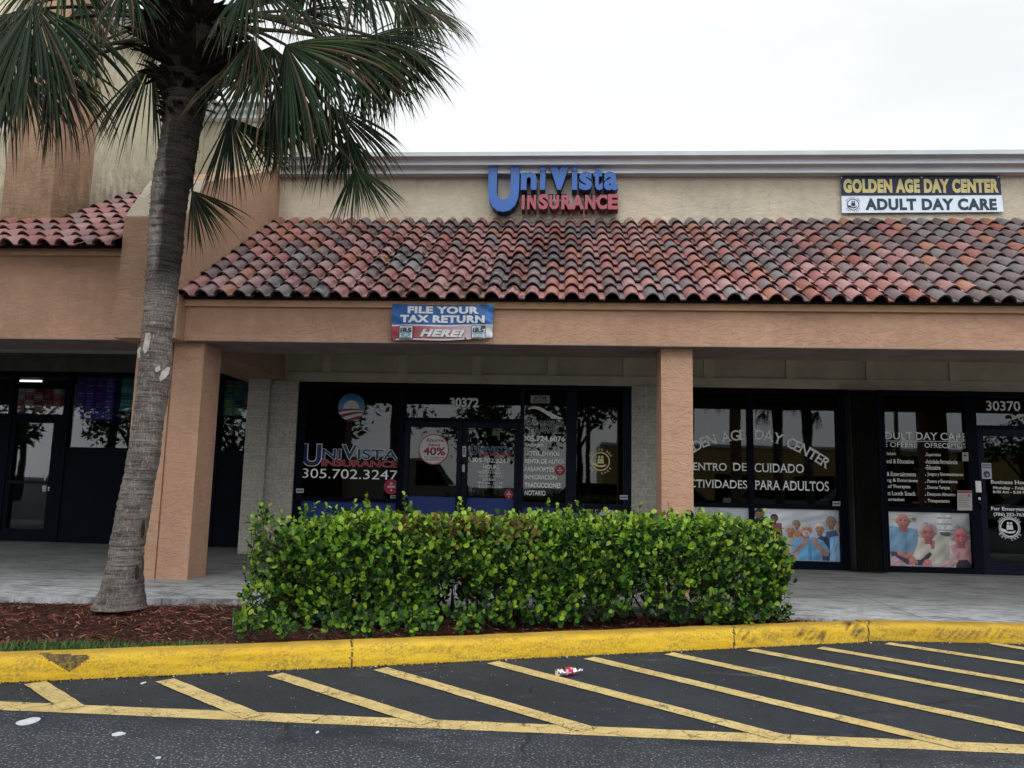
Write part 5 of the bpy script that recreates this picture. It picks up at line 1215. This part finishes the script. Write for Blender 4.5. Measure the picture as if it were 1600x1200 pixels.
def frond(hub, axis, normal, R_, spread, nseg, droop, pet, seed, dead=0.0):
    rnd = random.Random(seed); mb = MB(); a = axis.normalized(); n = (normal-a*normal.dot(a)).normalized(); c = n.cross(a)
    NS = 9; dth = spread/nseg
    for k in range(nseg):
        u = -1+2*(k+.5)/nseg; th = u*spread/2 + rnd.gauss(0, dth*.18); L = R_*(.84+.18*cos(th*.8))*rnd.uniform(.84, 1.12)
        d = (a*cos(th)+c*sin(th)+n*(-.55*abs(sin(th))**1.5+.1)+n*rnd.gauss(0, .09)+c*rnd.gauss(0, .04)).normalized(); p = hub.copy(); pts = [(p.copy(), d.copy())]
        lim = droop*rnd.uniform(.7, 1.35); side = rnd.gauss(0, .05)
        for i in range(NS):
            s_ = (i+1)/NS; d = (d+GR*lim*(.12+1.1*s_**1.6)*.32+c*side*.14).normalized(); p = p+d*(L/NS); pts.append((p.copy(), d.copy()))
        r_ = rnd.random(); 
        if r_ < .08+dead: col = (.085, .055, .032)
        elif r_ < .22: col = (.048, .072, .020)
        elif r_ < .6: col = (.015, .036, .013)
        else: col = (.009, .023, .010)
        v = rnd.uniform(.75, 1.25); col = tuple(e*v for e in col)
        w0 = L*.46*dth*.62; rows = []
        for i, (q, dd) in enumerate(pts):
            s_ = i/NS
            w_ = min(L*s_*dth*.62+.003, w0) if s_ < .46 else w0*max(.0, (1-(s_-.46)/.54))**.8
            if s_ > .8: w_ *= .55
            sd_ = dd.cross(n); sd_ = sd_.normalized() if sd_.length > 1e-3 else c
            rows.append((q-sd_*w_, q+n*w_*.35, q+sd_*w_))
        tipc = (.12, .09, .05) if rnd.random() < .45 else col
        for i in range(NS):
            A, Bq = rows[i], rows[i+1]; cc = col if i < NS-2 else tuple((x_+y_)/2 for x_, y_ in zip(col, tipc))
            if i == NS-1: mb.face([A[0], A[1], Bq[1]], 0, cc); mb.face([A[1], A[2], Bq[1]], 0, cc)
            else: mb.face([A[0], A[1], Bq[1], Bq[0]], 0, cc); mb.face([A[1], A[2], Bq[2], Bq[1]], 0, cc)
        if rnd.random() < .5 and not dead > .5:                # hanging threads between the segments
            q = pts[rnd.randint(3, 6)][0]; e_ = q+Vector((rnd.gauss(0, .05), rnd.gauss(0, .05), -rnd.uniform(.12, .38))); mb.face([q-c*.0015, q+c*.0015, e_], 0, (.22, .18, .12))
    if pet:
        m_ = (pet[0]+hub)*.5+Vector((0, 0, pet[1])); P_ = []
        for i in range(9): t_ = i/8; P_.append(pet[0]*(1-t_)**2+m_*2*t_*(1-t_)+hub*t_*t_)
        P_.append(hub+a*R_*.22); mb.tube(P_, [.024-.0013*i for i in range(9)]+[.006], 6, 1)
    return mb
CC = aty(303, 40, PY)
FR = [  # hub px, tip px, depth at hub, depth at tip, size factor, spread, segments, droop, lift, dead
 ((52, 6), (20, 200), -.5, -.6, 1.15, 175, 46, .55, .25, 0), ((4, 60), (20, 250), -.2, -.3, 1.05, 150, 40, .5, .3, .05), ((78, 112), (112, 215), .2, .25, 1.35, 120, 34, .9, .12, .55),
 ((128, 6), (118, 110), .5, .55, 1.1, 150, 34, .5, .15, .05), ((30, 118), (48, 215), .35, .4, 1.1, 130, 32, .8, .2, .35), ((236, 100), (178, 215), .35, .3, 1.25, 150, 42, .55, .02, .02), ((262, 40), (185, 60), .6, .5, 1.2, 150, 34, .7, .05, .05),
 ((360, 184), (378, 300), .35, .35, 1.18, 135, 40, .35, -.05, .0), ((446, 70), (540, 205), -.35, -.45, 1.2, 165, 50, .5, .12, .03), ((425, 72), (400, 215), -.2, -.3, 1.15, 150, 44, .5, .1, .08),
 ((560, 66), (668, 120), -.1, -.2, 1.25, 170, 48, .65, .2, .03), ((575, 80), (618, 215), .2, .2, .95, 120, 36, .3, .2, .0), ((560, -60), (655, 10), -.3, -.4, 1.2, 175, 50, .7, .25, .03), ((490, -55), (520, 55), .25, .2, 1.15, 160, 42, .6, .2, .05),
 ((520, 168), (590, 290), .3, .35, 1.05, 140, 42, .4, .05, .05), ((455, 150), (455, 285), .5, .55, 1.05, 140, 36, .45, .05, .3), ((556, 262), (578, 340), .15, .1, 1.15, 125, 34, .25, -.05, .0), ((430, 165), (470, 260), .1, .1, 1.05, 120, 32, .5, .03, .45),
 ((300, 298), (336, 372), .55, .55, 1.2, 100, 26, .2, -.1, .0), ((196, -30), (222, 60), -.5, -.6, 1.1, 150, 38, .6, .1, .15), ((392, -30), (420, 70), -.4, -.6, 1.05, 150, 40, .6, .1, .1),
 ((100, -60), (60, 40), -.3, -.5, 1.2, 160, 40, .6, .2, .05), ((470, 20), (560, 30), .6, .7, 1.2, 160, 38, .8, .15, .1), ((620, -20), (690, 60), .4, .5, 1.1, 150, 36, .8, .2, .0), ((150, 70), (95, 150), .7, .8, 1.1, 130, 30, .8, .1, .3),
 ((505, 62), (600, 175), -.15, -.25, 1.15, 140, 44, .5, .15, .04), ((440, 140), (425, 245), .45, .5, 1.05, 120, 34, .4, 0, .25), ((612, 66), (652, 190), .3, .3, 1.0, 120, 36, .4, .15, .02), ((395, 60), (360, 160), -.3, -.4, 1.0, 110, 34, .4, .05, .2),
 ((20, 20), (-30, 130), -.1, -.2, 1.2, 150, 40, .6, .2, .05), ((640, 5), (705, 85), .0, -.1, 1.05, 130, 40, .6, .2, .02),
 ((545, 215), (560, 300), .6, .6, 1.0, 120, 30, .5, 0, .3), ((405, 95), (365, 190), .6, .7, 1.0, 130, 30, .6, 0, .3),
]
for i, (h, t, dh, dt, sf, sp, ns_, dr_, lift, dead) in enumerate(FR):
    H = aty(h[0], h[1], PY+dh); T = aty(t[0], t[1], PY+dt); ax = T-H; R_ = ax.length*sf; ax = ax+Vector((0, 0, ax.length*.30*min(1, dr_+.2)))
    nr = Vector((random.uniform(-.35, .35), -1, random.uniform(.0, .55)))
    pz = CC+Vector(((H.x-CC.x)*.12, (H.y-CC.y)*.2, random.uniform(-.12, .25)))
    frond(H, ax, nr, R_, radians(sp*.84), int(ns_*1.35), dr_, (pz, lift), 100+i, dead).build('frond', [M['frond'], M['petiole']], palm)
rnd = random.Random(77)                                   # crown above the picture
for i in range(14):
    a = 2*pi*i/14+rnd.uniform(-.2, .2); el = rnd.uniform(.35, 1.25); d = Vector((cos(a)*cos(el), sin(a)*cos(el), sin(el))); b = CC+Vector((0, 0, .35)); H = b+d*rnd.uniform(.9, 1.25)
    frond(H, d+Vector((0, 0, -.15)), Vector((0, 0, 1)).cross(d).cross(d)*-1+Vector((.01, 0, .1)), rnd.uniform(.75, .95), radians(200), 40, .6, (b, .08), 300+i, .02).build('frond', [M['frond'], M['petiole']], palm)

# ================================================================== HEDGE
hedge = empty('hedge', (0, 7.1, .1), 'clipped hedge of round glossy green leaves growing behind the yellow kerb', 'hedge')
HA, HB = Vector((-2.38, 6.72, 0)), Vector((1.99, 7.63, 0)); hd = (HB-HA).normalized(); hn = Vector((-hd.y, hd.x, 0)); HL = (HB-HA).length
def hshape(t):                                        # half depth and top height along the hedge
    top = .86+.055*t + noise.noise((t*9, 2.2, 0))*.045 + noise.noise((t*27, 5.1, 0))*.02
    dep = .50 + noise.noise((t*6, 9.1, 0))*.07
    if t < .12: q = t/.12; dep *= .55+.45*q; top -= .10*(1-q)
    if t > .90: q = (1-t)/.10; dep *= .6+.4*q; top -= .11*(1-q)**2
    return dep, top
rnd = random.Random(21); lf = MB(); tw = MB()
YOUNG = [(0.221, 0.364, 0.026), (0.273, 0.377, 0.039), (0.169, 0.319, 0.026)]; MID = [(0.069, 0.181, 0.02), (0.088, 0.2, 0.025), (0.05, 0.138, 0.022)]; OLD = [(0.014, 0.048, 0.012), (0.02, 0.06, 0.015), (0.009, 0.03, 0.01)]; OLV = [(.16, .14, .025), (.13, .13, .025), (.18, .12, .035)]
def leaf(p, d, n, L, w, col):
    s = d.cross(n).normalized(); n = s.cross(d).normalized(); cup = .14*w
    O = [(0, 0), (.22, .30), (.50, .47), (.76, .48), (.93, .30), (1.0, 0)]
    mid = [p+d*L*q[0]-n*(.10*L*q[0]*q[0]) for q in O]; l_ = [m_+s*w*q[1]+n*cup*q[1]*2 for m_, q in zip(mid, O)]; r_ = [m_-s*w*q[1]+n*cup*q[1]*2 for m_, q in zip(mid, O)]
    lf.face([mid[0], mid[2], mid[5], l_[4], l_[3], l_[2], l_[1]], 0, col); lf.face([mid[5], mid[2], mid[0], r_[1], r_[2], r_[3], r_[4]], 0, tuple(e*.95 for e in col))
def sprig(p, out, young, n_l, sc=1.0, olive=False):
    up = (out*rnd.uniform(.5, 1.0)+Vector((0, 0, rnd.uniform(.45, 1.1)))+Vector((rnd.gauss(0, .28), rnd.gauss(0, .28), 0))).normalized(); st = p-up*.12; Ls = .13*sc*rnd.uniform(.7, 1.25); side = up.cross(Vector((rnd.gauss(0, 1), rnd.gauss(0, 1), .3))).normalized()
    tw.tube([st, p+up*Ls*.5, p+up*Ls], [.003, .0022, .0012], 3, 0, cap=False)
    for k in range(n_l):
        q = k/max(1, n_l-1); b = p+up*Ls*q; sd = side if k % 2 else -side
        d = (up*(.55+.45*q)+sd*(.9-.4*q)+Vector((rnd.gauss(0, .2), rnd.gauss(0, .2), rnd.gauss(0, .15)))).normalized()
        nn = (up*.5+out*.5-sd*.4+Vector((rnd.gauss(0, .35), rnd.gauss(0, .35), .25))).normalized()
        if abs(nn.dot(d)) > .9: nn = side.cross(d)
        L = rnd.uniform(.040, .070)*sc*(.85+.15*(1-q)); w_ = L*rnd.uniform(.68, .86)
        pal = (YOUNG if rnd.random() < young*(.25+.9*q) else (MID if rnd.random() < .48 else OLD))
        if olive and rnd.random() < .6: pal = OLV
        c = rnd.choice(pal); v = rnd.uniform(.8, 1.2); leaf(b, d, nn, L, w_, tuple(e*v for e in c))
NSP = 0
while NSP < 4300:
    t = rnd.random(); dep, top = hshape(t); r = rnd.random()
    # shell biased: front face, top, back, inside
    u = rnd.random(); z = None; u = u*1.0
    if u < .46: off = -dep*rnd.uniform(.80, 1.04); z = .14+(top-.14)*rnd.random()**.9; out = -hn
    elif u < .72: off = dep*rnd.uniform(-.98, .98); z = top*rnd.uniform(.93, 1.02); out = Vector((0, 0, 1))-hn*.25
    elif u < .80: off = dep*rnd.uniform(.75, 1.0); z = .2+(top-.2)*rnd.random(); out = hn
    else: off = dep*rnd.uniform(-.8, .7); z = .22+(top-.25)*rnd.random(); out = -hn*.6+Vector((0, 0, .4))
    hole = noise.noise((t*10, z*3.2, off*1.5+4))
    zl_ = (z-.1)/.95
    if zl_ < .42 and rnd.random() > .42+zl_*1.5 + (.3 if t < .3 else 0) - (.35 if .66 < t < .74 else 0): continue
    if hole < -.40 and u < .5: continue
    if u < .5: off *= 1-.30*max(0, (z/top-.80)/.2)**2; off *= .92+.08*min(1, zl_*2.2)
    if t < .04 or t > .97: out = (out + hd*(-1.0 if t < .5 else 1.0)).normalized()
    p = HA+hd*HL*t+hn*off+Vector((0, 0, z)); px = project(*p)
    ol = 618 < px[0] < 838 and z > top*.90 and rnd.random() < .75
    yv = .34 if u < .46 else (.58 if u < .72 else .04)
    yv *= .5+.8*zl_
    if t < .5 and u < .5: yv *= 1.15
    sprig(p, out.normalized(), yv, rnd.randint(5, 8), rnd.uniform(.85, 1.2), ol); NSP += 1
# loose sprays at the left end, on top and along the kerb
for k in range(150):
    t = rnd.uniform(-.045, .05); z = rnd.uniform(.22, .98)*(.8+.2*rnd.random()); sprig(HA+hd*HL*t+hn*rnd.uniform(-.45, .3)+Vector((0, 0, z)), (-hd-hn*.5).normalized(), .5, rnd.randint(4, 7), 1.0)
for (px, py, yy) in ((482, 792, 6.6), (507, 800, 6.5), (523, 797, 6.6), (579, 783, 6.7), (578, 792, 6.7), (545, 798, 6.7), (410, 795, 6.6), (416, 800, 6.6), (402, 812, 6.5), (395, 822, 6.5), (392, 850, 6.5), (390, 880, 6.5), (388, 905, 6.4), (395, 925, 6.4), (720, 792, 6.9), (860, 788, 7.2), (881, 790, 7.2), (905, 792, 7.3), (640, 785, 6.9), (1045, 798, 7.5), (1000, 795, 7.4), (1110, 800, 7.6), (1186, 806, 7.6), (1202, 815, 7.7)):
    p = aty(px, py+10, yy)
    for q in range(3): sprig(p+Vector((rnd.gauss(0, .03), rnd.gauss(0, .03), -.05*q)), Vector((rnd.gauss(0, .2), -.2, 1)).normalized(), .6, 6, .85)
for k in range(120):
    t = rnd.uniform(.0, .42) if k < 95 else rnd.uniform(.42, 1); p = HA+hd*HL*t; p = Vector((p.x, kin(p.x)+rnd.uniform(.06, .22), rnd.uniform(.15, .30))); sprig(p, -hn, .28, rnd.randint(4, 7), 1.0)
for k in range(46):                                      # woody stems
    t = rnd.uniform(.02, .98); dep, top = hshape(t); b = HA+hd*HL*t+hn*rnd.uniform(-.05, .3)+Vector((0, 0, .06)); e_ = b+hn*rnd.uniform(-.3, .2)+hd*rnd.uniform(-.3, .3)+Vector((0, 0, top*rnd.uniform(.6, .9)))
    m_ = (b+e_)/2+Vector((rnd.gauss(0, .05), rnd.gauss(0, .05), -.05)); tw.tube([b, b.lerp(m_, .5)+Vector((rnd.gauss(0, .02), 0, 0)), m_, e_], [.012, .010, .008, .003], 5, 0, cap=False)
lf.build('foliage', M['leaf'], hedge); tw.build('branch', M['twig'], hedge)
# tuft of weeds beside the hedge
wd = MB(); rnd = random.Random(31); wp = aty(402, 962, 6.35)
for k in range(190):
    b = Vector((wp.x+rnd.gauss(0, .07), wp.y+rnd.gauss(0, .06), .10)); a = rnd.uniform(0, 2*pi); h = rnd.uniform(.08, .22); ln = h*rnd.uniform(.3, .9); w_ = Vector((-sin(a), cos(a), 0))*rnd.uniform(.002, .006); m_ = b+Vector((cos(a)*ln*.4, sin(a)*ln*.4, h*.7)); e_ = b+Vector((cos(a)*ln, sin(a)*ln, h)); g_ = rnd.random(); c = (.05+.05*g_, .11+.07*g_, .05+.03*g_)
    wd.face([b-w_, b+w_, m_+w_, m_-w_], 0, c); wd.face([m_-w_, m_+w_, e_], 0, c)
tag(wd.build('weed_tuft', M['grass'], origin=(wp.x, wp.y, .1)), 'grey green tuft of weeds in the mulch at the left end of the hedge', 'weeds')

# ================================================================== SMALL THINGS ON THE ASPHALT
bp = atz(868.5, 1058, 0); ep = atz(915, 1053, 0); bx = (ep-bp); bL = .215; bx.normalize(); by = Vector((-bx.y, bx.x, 0))
bot = empty('plastic_bottle', tuple((bp+ep)/2), 'crushed clear plastic bottle with a red label lying on the asphalt', 'bottle')
def lathe(prof, seg=22, crush=True):
    mb = MB()
    for (s_, r) in prof:
        for k in range(seg):
            a = 2*pi*k/seg; rz = r*(.86 if crush else 1); dz = -.006*sin(s_*60)*(cos(a) > .2) if crush else 0
            rr = r*(1+.05*noise.noise((s_*40, cos(a)*1.5, sin(a)*1.5)))
            p = bp+bx*s_*bL+by*(rr*sin(a))+Vector((0, 0, .031*.9+rz*cos(a)+dz)); mb.v.append(tuple(p))
    for i in range(len(prof)-1):
        for k in range(seg): mb.f.append((i*seg+k, i*seg+(k+1) % seg, (i+1)*seg+(k+1) % seg, (i+1)*seg+k)); mb.m.append(0); mb.c.append((1, 1, 1))
    return mb
t_ = NT('clear_plastic'); t_.n.remove(t_.b); a1 = t_.node('ShaderNodeBsdfTransparent'); a1.inputs[0].default_value = (.80, .82, .84, 1); a2 = t_.node('ShaderNodeBsdfGlossy'); a2.inputs['Roughness'].default_value = .12; a2.inputs[0].default_value = (.95, .95, 1, 1); a3 = t_.node('ShaderNodeBsdfDiffuse'); a3.inputs[0].default_value = (.6, .62, .65, 1)
fr_ = t_.node('ShaderNodeFresnel'); fr_.inputs['IOR'].default_value = 1.9; m1 = t_.node('ShaderNodeMixShader'); m2 = t_.node('ShaderNodeMixShader'); m2.inputs[0].default_value = .10
t_.l.new(fr_.outputs[0], m1.inputs[0]); t_.l.new(a1.outputs[0], m1.inputs[1]); t_.l.new(a2.outputs[0], m1.inputs[2]); t_.l.new(m1.outputs[0], m2.inputs[1]); t_.l.new(a3.outputs[0], m2.inputs[2]); t_.l.new(m2.outputs[0], t_.out.inputs[0])
lathe([(0, .004), (.004, .018), (.02, .027), (.06, .030), (.10, .0285), (.14, .031), (.19, .030), (.24, .031), (.42, .029), (.56, .030), (.64, .030), (.70, .027), (.78, .020), (.85, .014), (.90, .011), (.93, .0115), (.94, .014), (.955, .014), (.96, .0115), (1.0, .0115)]).build('bottle_body', t_.mat, bot, smooth=True)
lb_ = MB(); q = lathe([(.30, .0318), (.40, .0302), (.50, .0305), (.585, .0318)], 22); lb_.v = q.v; lb_.f = q.f; lb_.m = q.m
rnd = random.Random(2); lb_.c = []
for i in range(3):
    for k in range(22): lb_.c.append((.52, .45, .48) if (k in (15, 16, 17, 18, 13) and i == 0) or (k in (19, 20) and i == 2) or (k == 16 and i == 1) else (.50, .012, .06))
lb_.build('label', plain_l if False else attrmat('bottle_label', .35, .4, .1, 30), bot, smooth=True)
def splat(px, py, rx, ry, label, seed):
    rnd = random.Random(seed); c = atz(px, py, .003); ex = (atz(px+rx, py, .003)-c).length; ey = (atz(px, py+ry, .003)-c).length; mb = MB(); P_ = []
    for k in range(22):
        a = 2*pi*k/22; r = 1+.28*noise.noise((cos(a)*1.3, sin(a)*1.3, seed)); P_.append((c.x+ex*r*cos(a), c.y+ey*r*sin(a)))
    mb.face([(x, y, .0045) for x, y in P_]); 
    for i in range(22): j = (i+1) % 22; mb.face([(P_[i][0], P_[i][1], .0015), (P_[j][0], P_[j][1], .0015), (P_[j][0], P_[j][1], .0045), (P_[i][0], P_[i][1], .0045)])
    tag(mb.build('white_splat', M['splat']), label, 'splat', 'white splats on the asphalt')
M['splat'] = plain('white_splat', (.62, .66, .68), .7, .3, .12, 30)
splat(45, 1127, 15, 5.5, 'largest white splat on the asphalt at far left, just below the long yellow line', 1); splat(185, 1147, 10, 2.8, 'thin white splat on the asphalt right of the largest one', 2)
splat(224, 1067, 3, 1.6, 'tiny white splat at the foot of the kerb by the second short stripe', 3); splat(247, 1184, 4, 1.4, 'small white splat near the bottom edge below the thin one', 4); splat(496, 1144, 2.4, 1.6, 'tiny white speck below the long yellow line left of centre', 5)

# ================================================================== ACROSS THE PARKING LOT (seen mirrored in the shop glass)
def crown_tree(x, y, h, r, seed, label, sq=.8, nl=1500):
    rnd = random.Random(seed); e = empty('shade_tree', (x, y, 0), label, 'tree', 'trees across the parking lot'); mb = MB(); mb.tube([(x, y, 0), (x+.1, y, h*.3), (x, y+.1, h*.62)], [.2, .15, .08], 8)
    for k in range(5): a = 2*pi*k/5; mb.tube([(x, y, h*.4), (x+r*.55*cos(a), y+r*.55*sin(a), h*.72)], [.08, .03], 6)
    mb.build('trunk', M['twig'], e); cm = MB(); cl = [(Vector((rnd.gauss(0, .42), rnd.gauss(0, .42), rnd.gauss(0, .36))), rnd.uniform(.25, .5)) for _ in range(16)]
    for k in range(nl):
        c, cr_ = rnd.choice(cl); d = Vector((rnd.gauss(0, 1), rnd.gauss(0, 1), rnd.gauss(0, 1))).normalized()*cr_*rnd.random()**.4; q = Vector((x, y, h*.70))+Vector(((c.x+d.x)*r, (c.y+d.y)*r, (c.z+d.z)*r*sq)); a = Vector((rnd.gauss(0, 1), rnd.gauss(0, 1), rnd.gauss(0, .6))).normalized(); b = a.cross(Vector((rnd.gauss(0, 1), rnd.gauss(0, 1), rnd.gauss(0, 1)))).normalized(); s_ = rnd.uniform(.10, .22); v = rnd.uniform(.6, 1.3)
        cm.face([q-a*s_, q+b*s_*.5, q+a*s_, q-b*s_*.5], 0, (.045*v, .085*v, .03*v))
    cm.build('crown', M['treeleaf'], e)
crown_tree(-10.2, 1.6, 10.5, 4.3, 21, 'big dense shade tree near the kerb, mirrored in the left shop glass', .9, 6500); crown_tree(-9.0, -4.5, 10.0, 4.2, 22, 'second big shade tree in the island, mirrored left of the salmon column', .9, 6500); crown_tree(-15.5, .5, 9.5, 4.0, 23, 'third big shade tree, mirrored at the far end of the left shop', .9, 5000); crown_tree(-25.5, -9, 6.6, 3.1, 11, 'wide tree mirrored in the far left shop door glass', .95); crown_tree(-20.6, -10, 6.4, 2.7, 12, 'bushy tree mirrored in the pane below the purple blue packs', 1.0); crown_tree(-10.5, -9, 6.5, 2.6, 1, 'broad shade tree across the parking lot, mirrored in the left shop glass'); crown_tree(-3.4, -14, 6.8, 2.6, 2, 'leafy tree across the lot, mirrored in the double doors'); crown_tree(.9, -12, 7.2, 2.3, 3, 'tall leafy tree mirrored beside the travel lettering'); crown_tree(3.2, -6, 7.0, 1.9, 9, 'narrow tall tree mirrored in the pane beside the brick pier', 1.3)
crown_tree(16.5, -16, 4.2, 1.9, 4, 'umbrella shaped small tree mirrored in front of the yellow building', .5); crown_tree(24, -17, 5, 2.1, 5, 'round tree mirrored in the day centre door'); crown_tree(-16.5, -12, 6, 2.8, 6, 'tree mirrored at the far left shop door')
p2 = copy_tree(palm); p2.location = Vector(palm.location)+Vector((10.6, -6.4, 0)); p2.rotation_euler.z = 2.1; p2['label'] = 'palm across the lane mirrored in the arched day centre lettering'; p2['group'] = 'palms mirrored in the day centre glass'
p3 = copy_tree(palm); p3.location = Vector(palm.location)+Vector((12.1, -8.0, -.3)); p3.rotation_euler.z = 4.0; p3['label'] = 'second palm mirrored at the right of the arched lettering'; p3['group'] = 'palms mirrored in the day centre glass'
p4 = copy_tree(palm); p4.location = Vector(palm.location)+Vector((8.0, -7.5, .1)); p4.rotation_euler.z = 5.4; p4['label'] = 'third palm mirrored beside the salmon column'; p4['group'] = 'palms mirrored in the day centre glass'
mb = MB(); mb.tube([(5.6, -.5, 0), (5.6, -.5, 9)], [.19, .15], 12); tag(mb.build('utility_pole', plain('weathered_wood', (.30, .22, .14), .9, .1, .2, 6), origin=(5.6, -.5, 0)), 'weathered wooden utility pole mirrored between the day centre words', 'pole')
def lamp(x, y, h, label):
    e = empty('lamp_post', (x, y, 0), label, 'lamp post', 'parking lot lamp posts'); mb = MB(); mb.tube([(x, y, 0), (x, y, h)], [.11, .08], 10); mb.build('pole', plain('lamp_pole', (.10, .075, .06), .6, .3, .1, 4), e); mb = MB(); mb.box(x-.75, x+.75, y-.05, y+.05, h, h+.08); mb.box(x-.95, x-.45, y-.15, y+.15, h+.081, h+.2); mb.box(x+.45, x+.95, y-.15, y+.15, h+.081, h+.2); mb.build('lamp_head', M['frame'], e)
lamp(1.25, -9, 5.3, 'lamp post with two heads mirrored beside the round gold emblem'); lamp(13.8, -8, 8, 'dark lamp post mirrored in the pane with the small lists')
e = empty('yellow_building', (20, -48, 0), 'long yellow shop building mirrored in the day centre glass', 'building'); mb = MB(); mb.box(4, 60, -58, -46, 0, 5.0); mb.build('wall', plain('yellow_wall', (.62, .42, .16), .9, .1, .1, 1), e); mb = MB(); mb.box(3.9, 60.1, -58.1, -45.8, 5.001, 5.25); mb.build('cornice', M['cornice'], e)
for x in range(7, 58, 7):
    mb = MB(); mb.box(x, x+3.5, -45.99, -45.9, .1, 2.6); mb.build('window', M['frame'], e)
def car(x, y, rot, col, label, L=4.6, H=1.46, Wd=1.8, van=False):
    e = empty('parked_van' if van else 'parked_car', (0, 0, 0), label, 'van' if van else 'car', 'vehicles parked across the lot'); h2 = Wd/2
    if van: side = [(-L/2, .35), (L/2, .35), (L/2, .95), (L/2-.15, 1.1), (L/2-.95, 1.25), (L/2-1.7, H), (-L/2, H)]
    else: side = [(-L/2, .38), (L/2, .35), (L/2+.02, .62), (L/2-.12, .78), (L/2-1.1, .92), (-L/2+.75, .98), (-L/2+.05, .93)]
    def pr_(mb, sd, w0, w1, zs_, mi=0):
        n = len(sd); z0 = min(p[1] for p in sd); z1 = max(p[1] for p in sd); vs = []
        for sg in (-1, 1): vs += [(p[0], sg*(w0+(w1-w0)*(p[1]-z0)/(z1-z0)), p[1]) for p in sd]
        mb.faces(vs, [(i, (i+1) % n, n+(i+1) % n, n+i) for i in range(n)]+[tuple(range(n-1, -1, -1)), tuple(range(n, 2*n))], mi)
    mb = MB(); pr_(mb, side, h2, h2*.97, 0); paint = plain('car_paint', col, .25, .6, .04, 2)
    if not van: pr_(mb, [(L/2-1.55, H-.03), (L/2-2.0, H), (-L/2+1.25, H), (-L/2+.85, H-.06)], h2*.78, h2*.74, 0)
    mb.build('body', paint, e)
    mb = MB()
    if not van: pr_(mb, [(L/2-1.0, .90), (L/2-1.6, H-.035), (-L/2+.85, H-.06), (-L/2+.35, .95)], h2*.95, h2*.76, 0)
    else: pr_(mb, [(L/2-.9, 1.2), (L/2-1.62, H-.12), (L/2-2.3, H-.12), (L/2-2.3, 1.2)], h2+.01, h2+.005, 0)
    mb.build('window', M['frame'], e)
    for sx in (-L/2+.85, L/2-.85):
        for sy in (-1, 1):
            mb = MB(); mb.tube([(sx, sy*(h2-.2), .32), (sx, sy*(h2+.01), .32)], .32, 20); w_ = mb.build('wheel', plain('tyre', (.015, .015, .016), .8, .2, .1, 5), e); mb = MB(); mb.tube([(sx, sy*(h2+.011), .32), (sx, sy*(h2+.03), .32)], .19, 14); mb.build('rim', M['steel'], w_)
    for sy in (-.6, .6): mb = MB(); mb.box(L/2-.05, L/2+.03, sy-.2, sy+.2, .62, .74); mb.build('headlight', M['white'], e)
    e.location = (x, y, 0); e.rotation_euler.z = rot
car(-6.6, -9.5, 0, (.62, .58, .48), 'cream van parked across the lot, mirrored in the insurance shop glass', 5.6, 2.35, 2.0, True); car(-9.8, -14, .05, (.05, .055, .065), 'dark car mirrored behind the cream van')
car(4.6, -7.5, .1, (.03, .032, .035), 'black car mirrored below the arched lettering'); car(9.3, -8.5, .0, (.28, .29, .30), 'silver car mirrored at the right of the arched lettering'); car(13.4, -9.5, .1, (.02, .03, .025), 'dark green car mirrored below the small lists'); car(17.6, -10, -.1, (.30, .03, .03), 'red car mirrored beside the day centre door'); car(19.5, -7, .2, (.35, .36, .38), 'light grey car mirrored in the day centre door'); car(2.0, -13.5, .0, (.04, .045, .06), 'navy car mirrored below the round gold emblem')
